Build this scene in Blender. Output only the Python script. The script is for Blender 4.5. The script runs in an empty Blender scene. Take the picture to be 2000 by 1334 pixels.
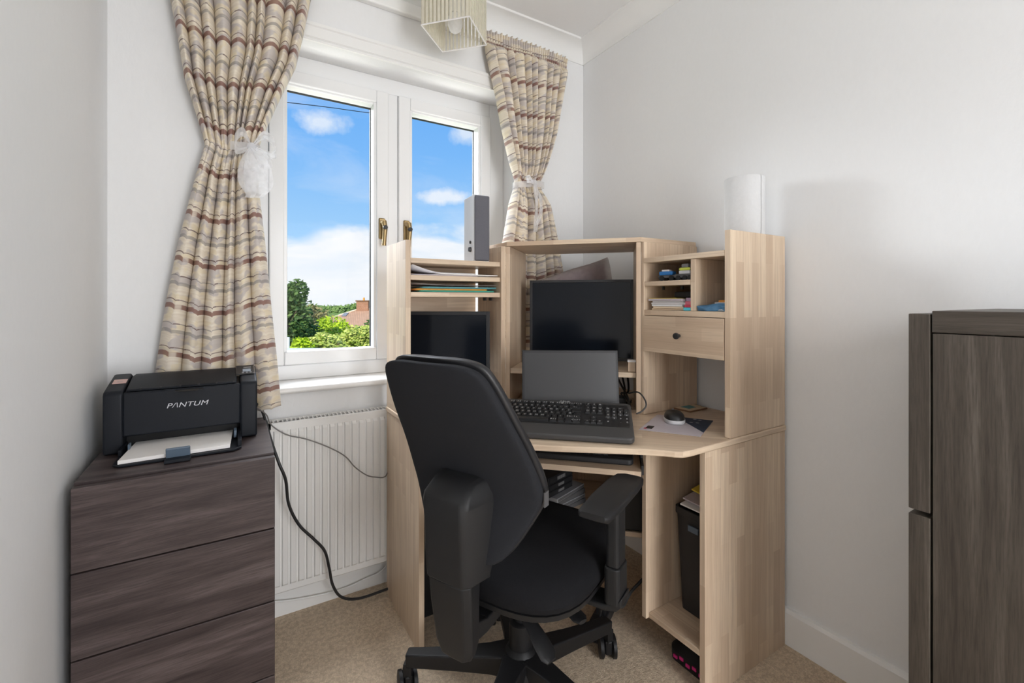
import bpy, bmesh, math, random
from mathutils import Vector, Matrix, noise
random.seed(7)
S = 1.15                      # lengths below are in units of the eye height; S turns them into metres
PI = math.pi
C = bpy.context.scene.collection
sc = bpy.context.scene

# ------------------------------------------------------------------ camera
cam_d = bpy.data.cameras.new('camera')
cam = bpy.data.objects.new('camera', cam_d); C.objects.link(cam)
cam.location = (0, 0, 1.0 * S)
cam.rotation_euler = (PI / 2, 0, -math.atan2(.5227, .8525))
cam_d.sensor_width = 36; cam_d.lens = 889 / 2000 * 36; cam_d.shift_y = -81 / 2000
cam_d.clip_start = .02; cam_d.clip_end = 2000
sc.camera = cam
sc.view_settings.view_transform = 'Standard'; sc.view_settings.look = 'None'
sc.view_settings.exposure = 0.0; sc.view_settings.gamma = 1; sc.view_settings.use_curve_mapping = False
try:
    sc.cycles.max_bounces = 10; sc.cycles.diffuse_bounces = 6; sc.cycles.transparent_max_bounces = 24
    sc.cycles.sample_clamp_indirect = 6
    sc.cycles.use_denoising = True
except Exception: pass

# ------------------------------------------------------------------ node helpers
def N(nt, typ, **kw):
    n = nt.nodes.new(typ)
    for k, v in kw.items():
        if k in n.inputs: n.inputs[k].default_value = v
        else: setattr(n, k, v)
    return n
def math_n(nt, op, a, b=None, c=None, clamp=False):
    n = nt.nodes.new('ShaderNodeMath'); n.operation = op; n.use_clamp = clamp
    for i, v in enumerate((a, b, c)):
        if v is None: continue
        if isinstance(v, (int, float)): n.inputs[i].default_value = v
        else: nt.links.new(v, n.inputs[i])
    return n.outputs[0]
def mixc(nt, fac, a, b, typ='MIX'):
    n = nt.nodes.new('ShaderNodeMix'); n.data_type = 'RGBA'; n.blend_type = typ
    for key, v in ((0, fac), (6, a), (7, b)):
        if isinstance(v, (int, float)): n.inputs[key].default_value = v
        elif isinstance(v, (tuple, list)): n.inputs[key].default_value = (*v[:3], 1)
        else: nt.links.new(v, n.inputs[key])
    return n.outputs[2]
def ramp(nt, fac, stops):
    n = nt.nodes.new('ShaderNodeValToRGB'); e = n.color_ramp.elements
    while len(e) < len(stops): e.new(.5)
    for el, (p, c) in zip(e, stops):
        el.position = p; el.color = (*c[:3], 1) if isinstance(c, (tuple, list)) else (c, c, c, 1)
    nt.links.new(fac, n.inputs[0]); return n.outputs[0]
def mapping(nt, src, scale=(1, 1, 1), loc=(0, 0, 0), rot=(0, 0, 0)):
    m = nt.nodes.new('ShaderNodeMapping'); nt.links.new(src, m.inputs[0])
    m.inputs['Scale'].default_value = scale; m.inputs['Location'].default_value = loc; m.inputs['Rotation'].default_value = rot
    return m.outputs[0]
def noise_n(nt, vec, scale, detail=3, rough=.5, dist=0):
    n = nt.nodes.new('ShaderNodeTexNoise'); n.inputs['Scale'].default_value = scale
    n.inputs['Detail'].default_value = detail; n.inputs['Roughness'].default_value = rough; n.inputs['Distortion'].default_value = dist
    nt.links.new(vec, n.inputs['Vector']); return n
def bump(nt, height, strength=.2, dist=.002):
    b = nt.nodes.new('ShaderNodeBump'); b.inputs['Strength'].default_value = strength; b.inputs['Distance'].default_value = dist
    nt.links.new(height, b.inputs['Height']); return b.outputs[0]

# ------------------------------------------------------------------ world: blue sky with cumulus
W = bpy.data.worlds.new('sky'); sc.world = W; W.use_nodes = True
nt = W.node_tree; nt.nodes.clear()
tc = nt.nodes.new('ShaderNodeTexCoord'); dirv = tc.outputs['Generated']
sep = nt.nodes.new('ShaderNodeSeparateXYZ'); nt.links.new(dirv, sep.inputs[0]); el = sep.outputs[2]
sky = ramp(nt, el, [(0.0, (.66, .82, .98)), (.12, (.38, .66, .98)), (.30, (.20, .49, .95)), (.48, (.12, .39, .90))])
nz = noise_n(nt, mapping(nt, dirv, (1, 1, 2.2), (3.1, .4, .2)), 4.2, 7, .55, .2)
cl = math_n(nt, 'ADD', nz.outputs[0], math_n(nt, 'MULTIPLY', math_n(nt, 'SUBTRACT', .155, el), 3.4))
cl = ramp(nt, cl, [(.50, 0.0), (.66, 1.0)])
nz2 = noise_n(nt, mapping(nt, dirv, (1, 1, 3.2), (.3, 1.7, .9)), 3.0, 6, .6, .5)
wisp = math_n(nt, 'MULTIPLY', ramp(nt, nz2.outputs[0], [(.52, 0.0), (.74, .75)]), 1.0)
def blob(d, r, squash):
    v = nt.nodes.new('ShaderNodeVectorMath'); v.operation = 'SUBTRACT'; nt.links.new(dirv, v.inputs[0]); v.inputs[1].default_value = d
    m = nt.nodes.new('ShaderNodeVectorMath'); m.operation = 'MULTIPLY'; nt.links.new(v.outputs[0], m.inputs[0]); m.inputs[1].default_value = (1, 1, squash)
    l = nt.nodes.new('ShaderNodeVectorMath'); l.operation = 'LENGTH'; nt.links.new(m.outputs[0], l.inputs[0])
    f = math_n(nt, 'SUBTRACT', 1, math_n(nt, 'DIVIDE', l.outputs['Value'], r), clamp=True)
    nb = noise_n(nt, dirv, 22, 6, .6).outputs[0]
    return ramp(nt, math_n(nt, 'ADD', math_n(nt, 'MULTIPLY', f, .9), math_n(nt, 'SUBTRACT', nb, .62)), [(.10, 0.0), (.52, .8)])
def dirpx(px, py):
    xc, yc, zc = (px - 1000) / 889, (586 - py) / 889, 1
    return Vector((xc * .8525 + zc * .5227, -xc * .5227 + zc * .8525, yc)).normalized()
c3 = math_n(nt, 'MAXIMUM', blob(dirpx(628, 238), .068, 2.0), blob(dirpx(912, 262), .060, 1.8))
c3 = math_n(nt, 'MAXIMUM', c3, blob(dirpx(865, 385), .085, 3.2))
allc = math_n(nt, 'MAXIMUM', math_n(nt, 'MAXIMUM', cl, math_n(nt, 'MULTIPLY', wisp, .35)), c3)
ccol = ramp(nt, nz2.outputs[0], [(.35, (.78, .87, .97)), (.6, (.95, .97, 1.0))])
final = mixc(nt, allc, sky, ccol)
bg = nt.nodes.new('ShaderNodeBackground'); nt.links.new(final, bg.inputs[0]); bg.inputs[1].default_value = 1.0
wo = nt.nodes.new('ShaderNodeOutputWorld'); nt.links.new(bg.outputs[0], wo.inputs[0])

# ------------------------------------------------------------------ lights
def area(name, loc, target, sx, sy, power, col=(1, 1, 1)):
    l = bpy.data.lights.new(name, 'AREA'); l.shape = 'RECTANGLE'; l.size = sx; l.size_y = sy; l.energy = power; l.color = col
    o = bpy.data.objects.new(name, l); C.objects.link(o); o.location = Vector(loc) * S
    o.rotation_euler = (Vector(target) * S - Vector(loc) * S).to_track_quat('-Z', 'Y').to_euler(); return o
def sunl(name, d, e, ang, col):
    l = bpy.data.lights.new(name, 'SUN'); l.energy = e; l.angle = ang; l.color = col
    o = bpy.data.objects.new(name, l); C.objects.link(o); o.rotation_euler = Vector(d).to_track_quat('-Z', 'Y').to_euler()
sunl('sun', (.55, .75, -.62), 4.2, .01, (1, .95, .86))
sunl('bright_sky', (.50, -.85, -.26), 2.3, math.radians(18), (.95, .98, 1.0))      # broad light of the bright cloud bank facing the window
area('window_daylight', (.35, 3.6, 3.9), (.7, .9, .9), 3.2, 2.4, 560, (.94, .97, 1.0))
area('garden_bounce', (.53, 2.6, -.5), (.53, 1.6, 1.7), 2.6, 1.0, 72, (1.0, .975, .95))
area('added_room_fill', (.70, -1.45, 1.02), (.70, 1.0, .80), 1.0, 1.95, 60, (.96, .975, 1.0))  # fill lamp added in the unseen opening behind the camera to brighten the room

# ------------------------------------------------------------------ materials
MATS = {}
def mat(name, col=(.8, .8, .8), rough=.5, spec=.5, metal=0, coat=0):
    m = bpy.data.materials.new(name); m.use_nodes = True; b = m.node_tree.nodes['Principled BSDF']
    b.inputs['Base Color'].default_value = (*col, 1); b.inputs['Roughness'].default_value = rough
    b.inputs['Metallic'].default_value = metal; b.inputs['Specular IOR Level'].default_value = spec
    b.inputs['Coat Weight'].default_value = coat
    MATS[name] = m; return m
def bs(m): return m.node_tree.nodes['Principled BSDF']
def ocoord(m): return N(m.node_tree, 'ShaderNodeTexCoord').outputs['Object']
def varied(name, c1, c2, scale, rough=.5, spec=.5, bs_=.0, bd=.001, stretch=(1, 1, 1), detail=4, metal=0):
    m = mat(name, c1, rough, spec, metal); t = m.node_tree
    n = noise_n(t, mapping(t, ocoord(m), stretch), scale, detail, .6)
    t.links.new(mixc(t, n.outputs[0], c1, c2), bs(m).inputs['Base Color'])
    if bs_: t.links.new(bump(t, n.outputs[0], bs_, bd), bs(m).inputs['Normal'])
    return m
varied('wall_paint', (.79, .795, .80), (.82, .825, .83), 90, .75, .25, .25, .002, (1, 1, .45))
varied('ceiling_paint', (.80, .80, .80), (.82, .82, .82), 60, .8, .2, .1)
varied('coving_paint', (.82, .82, .81), (.84, .84, .83), 30, .6, .3)
varied('gloss_white', (.84, .84, .83), (.86, .86, .85), 12, .3, .5)
varied('upvc', (.83, .835, .84), (.85, .855, .86), 8, .25, .5)
varied('radiator_white', (.78, .775, .76), (.80, .795, .78), 10, .35, .5)
m = mat('carpet', (.5, .38, .26), .95, .1); t = m.node_tree; oc = ocoord(m)
n1 = noise_n(t, oc, 260, 3, .7); n2 = noise_n(t, oc, 4, 4, .6); n3 = noise_n(t, oc, 70, 3, .7)
c = mixc(t, ramp(t, n1.outputs[0], [(.3, 0.0), (.7, 1.0)]), (.58, .445, .31), (.92, .77, .59))
c = mixc(t, ramp(t, n3.outputs[0], [(.42, 0.0), (.60, .7)]), c, (.48, .36, .25))
c = mixc(t, math_n(t, 'MULTIPLY', n2.outputs[0], .3), c, (.82, .68, .53))
t.links.new(c, bs(m).inputs['Base Color'])
t.links.new(bump(t, math_n(t, 'ADD', n1.outputs[0], n3.outputs[0]), .9, .006), bs(m).inputs['Normal'])
# light stave wood (UV in metres, u along the grain)
def stave(name, c1, c2, c3, width=.042, length=.42):
    m = mat(name, c1, .42, .35); t = m.node_tree; uv = N(t, 'ShaderNodeTexCoord').outputs['UV']
    br = t.nodes.new('ShaderNodeTexBrick'); t.links.new(uv, br.inputs['Vector'])
    br.offset = .37; br.offset_frequency = 2; br.squash = 1
    br.inputs['Scale'].default_value = 1; br.inputs['Mortar Size'].default_value = 0
    br.inputs['Brick Width'].default_value = length; br.inputs['Row Height'].default_value = width
    br.inputs['Color1'].default_value = (0, 0, 0, 1); br.inputs['Color2'].default_value = (1, 1, 1, 1)
    g = noise_n(t, mapping(t, uv, (3.2, 90, 1)), 1.0, 5, .62, .4)
    g2 = noise_n(t, mapping(t, uv, (9, 260, 1)), 1.0, 3, .6)
    c = mixc(t, br.outputs[0], c1, c2)
    c = mixc(t, ramp(t, g.outputs[0], [(.40, 0.0), (.72, .75)]), c, c3)
    c = mixc(t, ramp(t, g2.outputs[0], [(.5, 0.0), (.8, .35)]), c, tuple(x * .75 for x in c3))
    t.links.new(c, bs(m).inputs['Base Color']); return m
stave('birch', (.72, .58, .43), (.56, .42, .30), (.49, .36, .255), .040, .27)
def dark(name, a, b, c_, sc_=1.0):
    m = mat(name, a, .45, .35); t = m.node_tree; uv = N(t, 'ShaderNodeTexCoord').outputs['UV']
    g = noise_n(t, mapping(t, uv, (1.6 * sc_, 24 * sc_, 1)), 1.0, 6, .62, 1.0)
    g2 = noise_n(t, mapping(t, uv, (14, 330, 1)), 1.0, 3, .7)
    g3 = noise_n(t, mapping(t, uv, (.8, 5, 1)), 1.0, 4, .6, 1.6)
    c = ramp(t, g.outputs[0], [(.30, a), (.52, b), (.72, c_)])
    c = mixc(t, ramp(t, g3.outputs[0], [(.42, 0.0), (.66, .45)]), c, a)
    c = mixc(t, ramp(t, g2.outputs[0], [(.42, 0.0), (.75, .65)]), c, tuple(x * .45 for x in a))
    t.links.new(c, bs(m).inputs['Base Color'])
    t.links.new(bump(t, g2.outputs[0], .12, .001), bs(m).inputs['Normal']); return m
dark('dark_walnut', (.036, .025, .025), (.082, .061, .059), (.165, .130, .126))
dark('grey_oak', (.048, .038, .030), (.084, .070, .056), (.135, .115, .096))
varied('black_plastic', (.018, .018, .020), (.026, .026, .028), 200, .45, .4, .1, .0005)
varied('printer_black', (.008, .010, .014), (.011, .013, .018), 260, .5, .2, .15, .0004)
varied('chair_plastic', (.010, .010, .011), (.015, .015, .016), 320, .5, .32, .2, .0004)
varied('base_black', (.006, .006, .007), (.010, .010, .011), 120, .5, .35)
varied('seat_fabric', (.006, .006, .007), (.016, .016, .018), 520, .95, .12, .5, .0012)
varied('back_fabric', (.012, .013, .016), (.023, .024, .028), 620, .85, .2, .4, .0008)
varied('leather_black', (.014, .014, .016), (.020, .020, .022), 90, .42, .45, .3, .0012)
varied('key_black', (.016, .016, .017), (.022, .022, .023), 150, .4, .4)
varied('keyboard_grey', (.048, .047, .047), (.060, .058, .058), 300, .5, .4)
m = mat('screen_black', (.006, .008, .012), .14, .22)
m = mat('screen_matte', (.035, .035, .037), .33, .45)
mat('brass', (.36, .26, .13), .36, .5, 1); mat('chrome', (.6, .6, .62), .2, .5, 1); mat('silver_plastic', (.62, .62, .64), .35, .5)
varied('speaker_cloth', (.10, .10, .115), (.16, .16, .18), 500, .9, .2); varied('speaker_case', (.62, .63, .66), (.66, .67, .70), 20, .4)
varied('paper', (.82, .79, .77), (.84, .82, .80), 30, .8, .2); varied('paper_white', (.86, .86, .87), (.84, .84, .85), 30, .8, .2)
varied('paper_towel', (.69, .69, .69), (.62, .62, .62), 70, .95, .1, .6, .002)
mat('white_print', (.60, .60, .61), .5); mat('logo_silver', (.60, .61, .65), .35, .5)
mat('grey_print', (.30, .30, .30), .5); mat('pink_sticker', (.62, .42, .38), .6); mat('blue_grey', (.10, .14, .19), .4)
mat('display_blue', (.32, .38, .45), .3)
varied('cable_black', (.012, .012, .013), (.02, .02, .021), 50, .5); varied('cable_grey', (.16, .15, .14), (.19, .18, .17), 50, .5)
varied('cable_white', (.78, .78, .76), (.80, .80, .78), 50, .5)
for nm, cc in dict(blue=(.03, .16, .42), cyan=(.08, .50, .62), yellow=(.80, .62, .08), lime=(.70, .78, .12), red=(.55, .05, .09), pink=(.60, .16, .22), mauve=(.42, .30, .40),
                   cream=(.80, .66, .48), navy=(.022, .034, .060), lilac=(.50, .45, .48), teal=(.09, .26, .28), brown=(.20, .10, .05), tan=(.62, .49, .33), black=(.01, .01, .011),
                   magenta=(.65, .03, .22), green=(.06, .32, .24), orange=(.75, .33, .06), grey=(.24, .24, .25), darkgrey=(.085, .083, .085), skyblue=(.22, .45, .68), light=(.72, .70, .70)).items():
    varied('c_' + nm, cc, tuple(min(1, x * 1.12) for x in cc), 60, .55, .4)
def translucent(name, col, alpha, rough=.8):
    m = bpy.data.materials.new(name); m.use_nodes = True; t = m.node_tree; t.nodes.clear()
    d = N(t, 'ShaderNodeBsdfDiffuse'); d.inputs[0].default_value = (*col, 1)
    tl = N(t, 'ShaderNodeBsdfTranslucent'); tl.inputs[0].default_value = (*col, 1)
    m1 = N(t, 'ShaderNodeMixShader'); m1.inputs[0].default_value = .45; t.links.new(d.outputs[0], m1.inputs[1]); t.links.new(tl.outputs[0], m1.inputs[2])
    tr = N(t, 'ShaderNodeBsdfTransparent'); m2 = N(t, 'ShaderNodeMixShader')
    nn = noise_n(t, N(t, 'ShaderNodeTexCoord').outputs['Object'], 60, 2)
    t.links.new(math_n(t, 'ADD', math_n(t, 'MULTIPLY', nn.outputs[0], .25), alpha - .12, clamp=True), m2.inputs[0])
    t.links.new(tr.outputs[0], m2.inputs[1]); t.links.new(m1.outputs[0], m2.inputs[2])
    o = N(t, 'ShaderNodeOutputMaterial'); t.links.new(m2.outputs[0], o.inputs[0]); MATS[name] = m
translucent('organza', (.90, .90, .92), .62); translucent('plastic_film', (.58, .52, .50), .72); translucent('shade_cloth', (.84, .81, .72), .93)
translucent('blue_film', (.20, .42, .66), .85)
m = bpy.data.materials.new('glass'); m.use_nodes = True; t = m.node_tree; t.nodes.clear()
tr = N(t, 'ShaderNodeBsdfTransparent'); gl = N(t, 'ShaderNodeBsdfGlossy'); gl.inputs['Roughness'].default_value = .02
lw = N(t, 'ShaderNodeFresnel'); lw.inputs[0].default_value = 1.3; mx = N(t, 'ShaderNodeMixShader')
t.links.new(math_n(t, 'MULTIPLY', lw.outputs[0], .08), mx.inputs[0]); t.links.new(tr.outputs[0], mx.inputs[1]); t.links.new(gl.outputs[0], mx.inputs[2])
o = N(t, 'ShaderNodeOutputMaterial'); t.links.new(mx.outputs[0], o.inputs[0]); MATS['glass'] = m
# curtain cloth: woven stripes across the cloth, broken along it (UV in metres, v = height)
def curtain_mat():
    m = mat('curtain_cloth', (.74, .65, .52), .6, .3); t = m.node_tree; uv = N(t, 'ShaderNodeTexCoord').outputs['UV']
    s = N(t, 'ShaderNodeSeparateXYZ'); t.links.new(uv, s.inputs[0]); u, v = s.outputs[0], s.outputs[1]
    cellu = math_n(t, 'FLOOR', math_n(t, 'MULTIPLY', u, 4.0))
    jit = N(t, 'ShaderNodeTexWhiteNoise', noise_dimensions='1D'); t.links.new(cellu, jit.inputs['W'])
    vj = math_n(t, 'ADD', v, math_n(t, 'MULTIPLY', jit.outputs[0], .007))
    def stripes(period, off, width, src=None):
        f = math_n(t, 'FRACT', math_n(t, 'ADD', math_n(t, 'DIVIDE', src or vj, period), off))
        d = math_n(t, 'ABSOLUTE', math_n(t, 'SUBTRACT', f, .5))
        return math_n(t, 'LESS_THAN', d, width / period / 2)
    base = noise_n(t, mapping(t, uv, (3, 150, 1)), 1, 3, .6)
    c = mixc(t, ramp(t, base.outputs[0], [(.35, 0.0), (.65, 1.0)]), (.93, .86, .74), (.80, .71, .59))
    blk = noise_n(t, mapping(t, uv, (5, 26, 1)), 1, 1, .5)
    c = mixc(t, ramp(t, blk.outputs[0], [(.50, 0.0), (.56, .75)]), c, (.60, .55, .54))
    blk2 = noise_n(t, mapping(t, uv, (7, 30, 1), (4, 2, 0)), 1, 1, .5)
    c = mixc(t, ramp(t, blk2.outputs[0], [(.56, 0.0), (.62, .5)]), c, (.88, .77, .54))
    on = ramp(t, noise_n(t, mapping(t, uv, (5, .2, 1)), 1, 1).outputs[0], [(.34, .35), (.42, 1.0)])
    P = .150
    c = mixc(t, math_n(t, 'MULTIPLY', math_n(t, 'MULTIPLY', stripes(P, 0, .015), on), .82), c, (.28, .12, .09))
    c = mixc(t, math_n(t, 'MULTIPLY', stripes(P, .86, .003), .75), c, (.20, .12, .10))
    c = mixc(t, math_n(t, 'MULTIPLY', stripes(P, .52, .011), .55), c, (.27, .25, .25))
    c = mixc(t, math_n(t, 'MULTIPLY', stripes(P, .36, .003), .6), c, (.22, .20, .20))
    dash = math_n(t, 'GREATER_THAN', noise_n(t, mapping(t, uv, (12, 40, 1), (9, 1, 0)), 1, 0).outputs[0], .55)
    c = mixc(t, math_n(t, 'MULTIPLY', math_n(t, 'MULTIPLY', stripes(P / 2, .22, .004), dash), .8), c, (.24, .17, .15))
    t.links.new(c, bs(m).inputs['Base Color'])
    wv = noise_n(t, mapping(t, uv, (500, 500, 1)), 1, 1); t.links.new(bump(t, wv.outputs[0], .2, .0006), bs(m).inputs['Normal'])
    # a little light passes through the cloth
    tl = N(t, 'ShaderNodeBsdfTranslucent'); t.links.new(c, tl.inputs[0]); mx = N(t, 'ShaderNodeMixShader'); mx.inputs[0].default_value = .22
    out = [n for n in t.nodes if n.type == 'OUTPUT_MATERIAL'][0]
    t.links.new(bs(m).outputs[0], mx.inputs[1]); t.links.new(tl.outputs[0], mx.inputs[2]); t.links.new(mx.outputs[0], out.inputs[0])
curtain_mat()
# outdoors
varied('lawn', (.10, .20, .03), (.22, .30, .06), 2, .9, .1); varied('bark', (.10, .07, .045), (.16, .12, .08), 20, .9, .1)
def brickm(name, c1, c2, mortar, bw, rh, ms=.01, obj=True):
    m = mat(name, c1, .85, .2); t = m.node_tree; oc = N(t, 'ShaderNodeTexCoord').outputs['UV']
    br = t.nodes.new('ShaderNodeTexBrick'); t.links.new(oc, br.inputs['Vector']); br.inputs['Scale'].default_value = 1
    br.inputs['Brick Width'].default_value = bw; br.inputs['Row Height'].default_value = rh; br.inputs['Mortar Size'].default_value = ms
    br.inputs['Color1'].default_value = (*c1, 1); br.inputs['Color2'].default_value = (*c2, 1); br.inputs['Mortar'].default_value = (*mortar, 1)
    nn = noise_n(t, mapping(t, oc, (1, 1, 1)), 2.0, 5, .65)
    t.links.new(mixc(t, ramp(t, nn.outputs[0], [(.4, 0.0), (.7, .5)]), br.outputs[0], tuple(x * .6 for x in c1)), bs(m).inputs['Base Color'])
brickm('roof_tile', (.70, .42, .26), (.60, .34, .20), (.34, .20, .13), .18, .28, .02); brickm('brick_red', (.46, .19, .09), (.38, .15, .07), (.45, .36, .28), .22, .075)
def leafm(name, a, b):
    m = mat(name, a, .7, .2); t = m.node_tree
    inf = N(t, 'ShaderNodeNewGeometry')
    c = mixc(t, inf.outputs['Random Per Island'], a, b); t.links.new(c, bs(m).inputs['Base Color'])
leafm('leaf_dark', (.035, .085, .02), (.16, .25, .06)); leafm('leaf_bright', (.26, .42, .012), (.60, .72, .03)); leafm('leaf_yellow', (.26, .36, .04), (.66, .68, .18))
leafm('leaf_brown', (.14, .14, .05), (.38, .32, .12)); leafm('leaf_far', (.12, .20, .05), (.24, .34, .08))

# ------------------------------------------------------------------ mesh builder
XF = {}
def wmat(o): return XF.get(o.name, Matrix.Identity(4)) if o else Matrix.Identity(4)
class MB:
    def __init__(s): s.v = []; s.f = []; s.uv = {}
    def add(s, vs, fs):
        b = len(s.v); s.v += [Vector(p) for p in vs]; s.f += [tuple(i + b for i in f) for f in fs]; return s
    def box(s, x0, x1, y0, y1, z0, z1):
        return s.add([(x, y, z) for z in (z0, z1) for y in (y0, y1) for x in (x0, x1)],
                     [(0, 2, 3, 1), (4, 5, 7, 6), (0, 1, 5, 4), (2, 6, 7, 3), (0, 4, 6, 2), (1, 3, 7, 5)])
    def obox(s, c, ax, ay, az):   # centre and three half-extent vectors
        c, ax, ay, az = map(Vector, (c, ax, ay, az))
        return s.add([c + ax * i + ay * j + az * k for k in (-1, 1) for j in (-1, 1) for i in (-1, 1)],
                     [(0, 2, 3, 1), (4, 5, 7, 6), (0, 1, 5, 4), (2, 6, 7, 3), (0, 4, 6, 2), (1, 3, 7, 5)])
    def prism(s, poly, z0, z1):
        n = len(poly)
        a = sum(poly[i][0] * poly[(i + 1) % n][1] - poly[(i + 1) % n][0] * poly[i][1] for i in range(n))
        if a < 0: poly = poly[::-1]
        return s.add([(x, y, z0) for x, y in poly] + [(x, y, z1) for x, y in poly],
                     [tuple(range(n))[::-1], tuple(range(n, 2 * n))] + [(i, (i + 1) % n, (i + 1) % n + n, i + n) for i in range(n)])
    def extr(s, prof, p0, p1, side, up):   # profile (a,b) -> p + side*a + up*b, from p0 to p1
        p0, p1, side, up = map(Vector, (p0, p1, side, up)); n = len(prof)
        vs = [p + side * a + up * b for p in (p0, p1) for a, b in prof]
        return s.add(vs, [tuple(range(n)), tuple(range(n, 2 * n))[::-1]] + [(i + n, (i + 1) % n + n, (i + 1) % n, i) for i in range(n)])
    def loft(s, rings, cap=True, closed=True):
        n = len(rings[0]); vs = [p for r in rings for p in r]; fs = []
        for k in range(len(rings) - 1):
            for i in range(n if closed else n - 1):
                j = (i + 1) % n; fs.append((k * n + i, k * n + j, (k + 1) * n + j, (k + 1) * n + i))
        if cap: fs += [tuple(range(n))[::-1], tuple(range((len(rings) - 1) * n, len(rings) * n))]
        return s.add(vs, fs)
    def tube(s, pts, r, n=8, cap=True):
        pts = [Vector(p) for p in pts]; rings = []; up = None
        for i, p in enumerate(pts):
            t = (pts[min(i + 1, len(pts) - 1)] - pts[max(i - 1, 0)]).normalized()
            if up is None: up = Vector((0, 0, 1)) if abs(t.z) < .9 else Vector((1, 0, 0))
            a = t.cross(up).normalized(); up = a.cross(t).normalized()
            rr = r[i] if isinstance(r, (list, tuple)) else r
            rings.append([p + (a * math.cos(2 * PI * k / n) + up * math.sin(2 * PI * k / n)) * rr for k in range(n)])
        return s.loft(rings, cap)
    def cyl(s, p0, p1, r0, r1=None, n=24):
        return s.tube([p0, p1], [r0, r1 if r1 is not None else r0], n)
    def lathe(s, prof, c=(0, 0, 0), n=32):
        c = Vector(c); return s.loft([[c + Vector((r * math.cos(2 * PI * k / n), r * math.sin(2 * PI * k / n), z)) for k in range(n)] for r, z in prof])
    def build(s, name, mt, parent=None, bevel=0, seg=2, smooth=False, grain=None, local=False, subd=0, label=None, uvs=None, scale=True):
        me = bpy.data.meshes.new(name); k = S if scale else 1
        inv = Matrix.Identity(4) if (local or parent is None) else wmat(parent).inverted()
        org = Vector((0, 0, 0))
        vs = [inv @ (v * k) for v in s.v]
        if parent is None:
            xs = [v.x for v in vs]; ys = [v.y for v in vs]; zs = [v.z for v in vs]
            org = Vector(((min(xs) + max(xs)) / 2, (min(ys) + max(ys)) / 2, min(zs))); vs = [v - org for v in vs]
        me.from_pydata(vs, [], s.f); me.validate()
        bm = bmesh.new(); bm.from_mesh(me); bmesh.ops.recalc_face_normals(bm, faces=bm.faces) if not uvs else None
        if grain is not None:
            g = (inv.to_3x3() @ Vector(grain)).normalized(); lay = bm.loops.layers.uv.new('UVMap'); off = (random.random() * 7, random.random() * 7)
            for f in bm.faces:
                n = f.normal
                if abs(n.dot(g)) > .9: a = g.orthogonal().normalized()
                else: a = (g - n * n.dot(g)).normalized()
                b = n.cross(a)
                for l in f.loops: l[lay].uv = (l.vert.co.dot(a) + off[0], l.vert.co.dot(b) + off[1])
        if uvs:
            lay = bm.loops.layers.uv.new('UVMap'); bm.verts.ensure_lookup_table()
            for f in bm.faces:
                for l in f.loops: l[lay].uv = uvs[l.vert.index]
        if smooth:
            for f in bm.faces: f.smooth = True
            for e in bm.edges:
                if len(e.link_faces) == 2 and e.calc_face_angle(0) > .7 and not subd: e.smooth = False
        bm.to_mesh(me); bm.free()
        me.materials.append(MATS[mt]); o = bpy.data.objects.new(name, me); C.objects.link(o)
        if parent is not None: o.parent = parent; XF[o.name] = wmat(parent).copy()
        else: o.location = org; XF[o.name] = Matrix.Translation(org)
        if bevel:
            b = o.modifiers.new('bevel', 'BEVEL'); b.width = bevel * S; b.segments = seg; b.limit_method = 'ANGLE'; b.angle_limit = .6
            if smooth is False and seg > 1:
                for p in me.polygons: p.use_smooth = False
        if subd: mo = o.modifiers.new('subdivision', 'SUBSURF'); mo.levels = subd; mo.render_levels = subd
        if label: o['label'] = label
        return o
def tag(o, label, cat=None, group=None, kind=None):
    o['label'] = label
    if cat: o['category'] = cat
    if group: o['group'] = group
    if kind: o['kind'] = kind
    return o
def struct(o, label=None, cat=None):
    o['kind'] = 'structure'
    if label: o['label'] = label
    if cat: o['category'] = cat
    return o
def thing(name, label, cat, loc=(0, 0, 0), rz=0, group=None, kind=None):
    o = bpy.data.objects.new(name, None); C.objects.link(o); o.empty_display_size = .05
    o.location = Vector(loc) * S; o.rotation_euler = (0, 0, rz)
    XF[o.name] = Matrix.Translation(Vector(loc) * S) @ Matrix.Rotation(rz, 4, 'Z')
    return tag(o, label, cat, group, kind)
def at(px, py, z=None, x=None, y=None, d=None):   # a photograph point on a known plane
    xc, yc = (px - 1000) / 889, (586 - py) / 889
    r = Vector((xc * .8525 + .5227, -xc * .5227 + .8525, yc))
    if z is not None: k = (z - 1) / r.z
    elif x is not None: k = x / r.x
    elif y is not None: k = y / r.y
    else: k = d
    return Vector((0, 0, 1)) + r * k
def text(body, size, mt, parent, origin, xdir, ydir, name='lettering', depth=.0006, shear=0, spacing=1.0, stretch=1.0, local=False):
    cu = bpy.data.curves.new('t', 'FONT'); cu.body = body; cu.size = 1; cu.extrude = .02; cu.shear = shear; cu.space_character = spacing
    cu.align_x = 'CENTER'; cu.align_y = 'CENTER'
    tmp = bpy.data.objects.new('t', cu); C.objects.link(tmp)
    me0 = bpy.data.meshes.new_from_object(tmp.evaluated_get(bpy.context.evaluated_depsgraph_get()))
    xd, yd = Vector(xdir).normalized(), Vector(ydir).normalized(); zd = xd.cross(yd)
    mb = MB(); mb.v = [Vector(origin) + xd * v.co.x * size * stretch + yd * v.co.y * size + zd * v.co.z * size * .3 + zd * .0006 for v in me0.vertices]
    mb.f = [tuple(p.vertices) for p in me0.polygons]
    bpy.data.objects.remove(tmp); bpy.data.curves.remove(cu); bpy.data.meshes.remove(me0)
    return mb.build(name, mt, parent, local=local)
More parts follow.
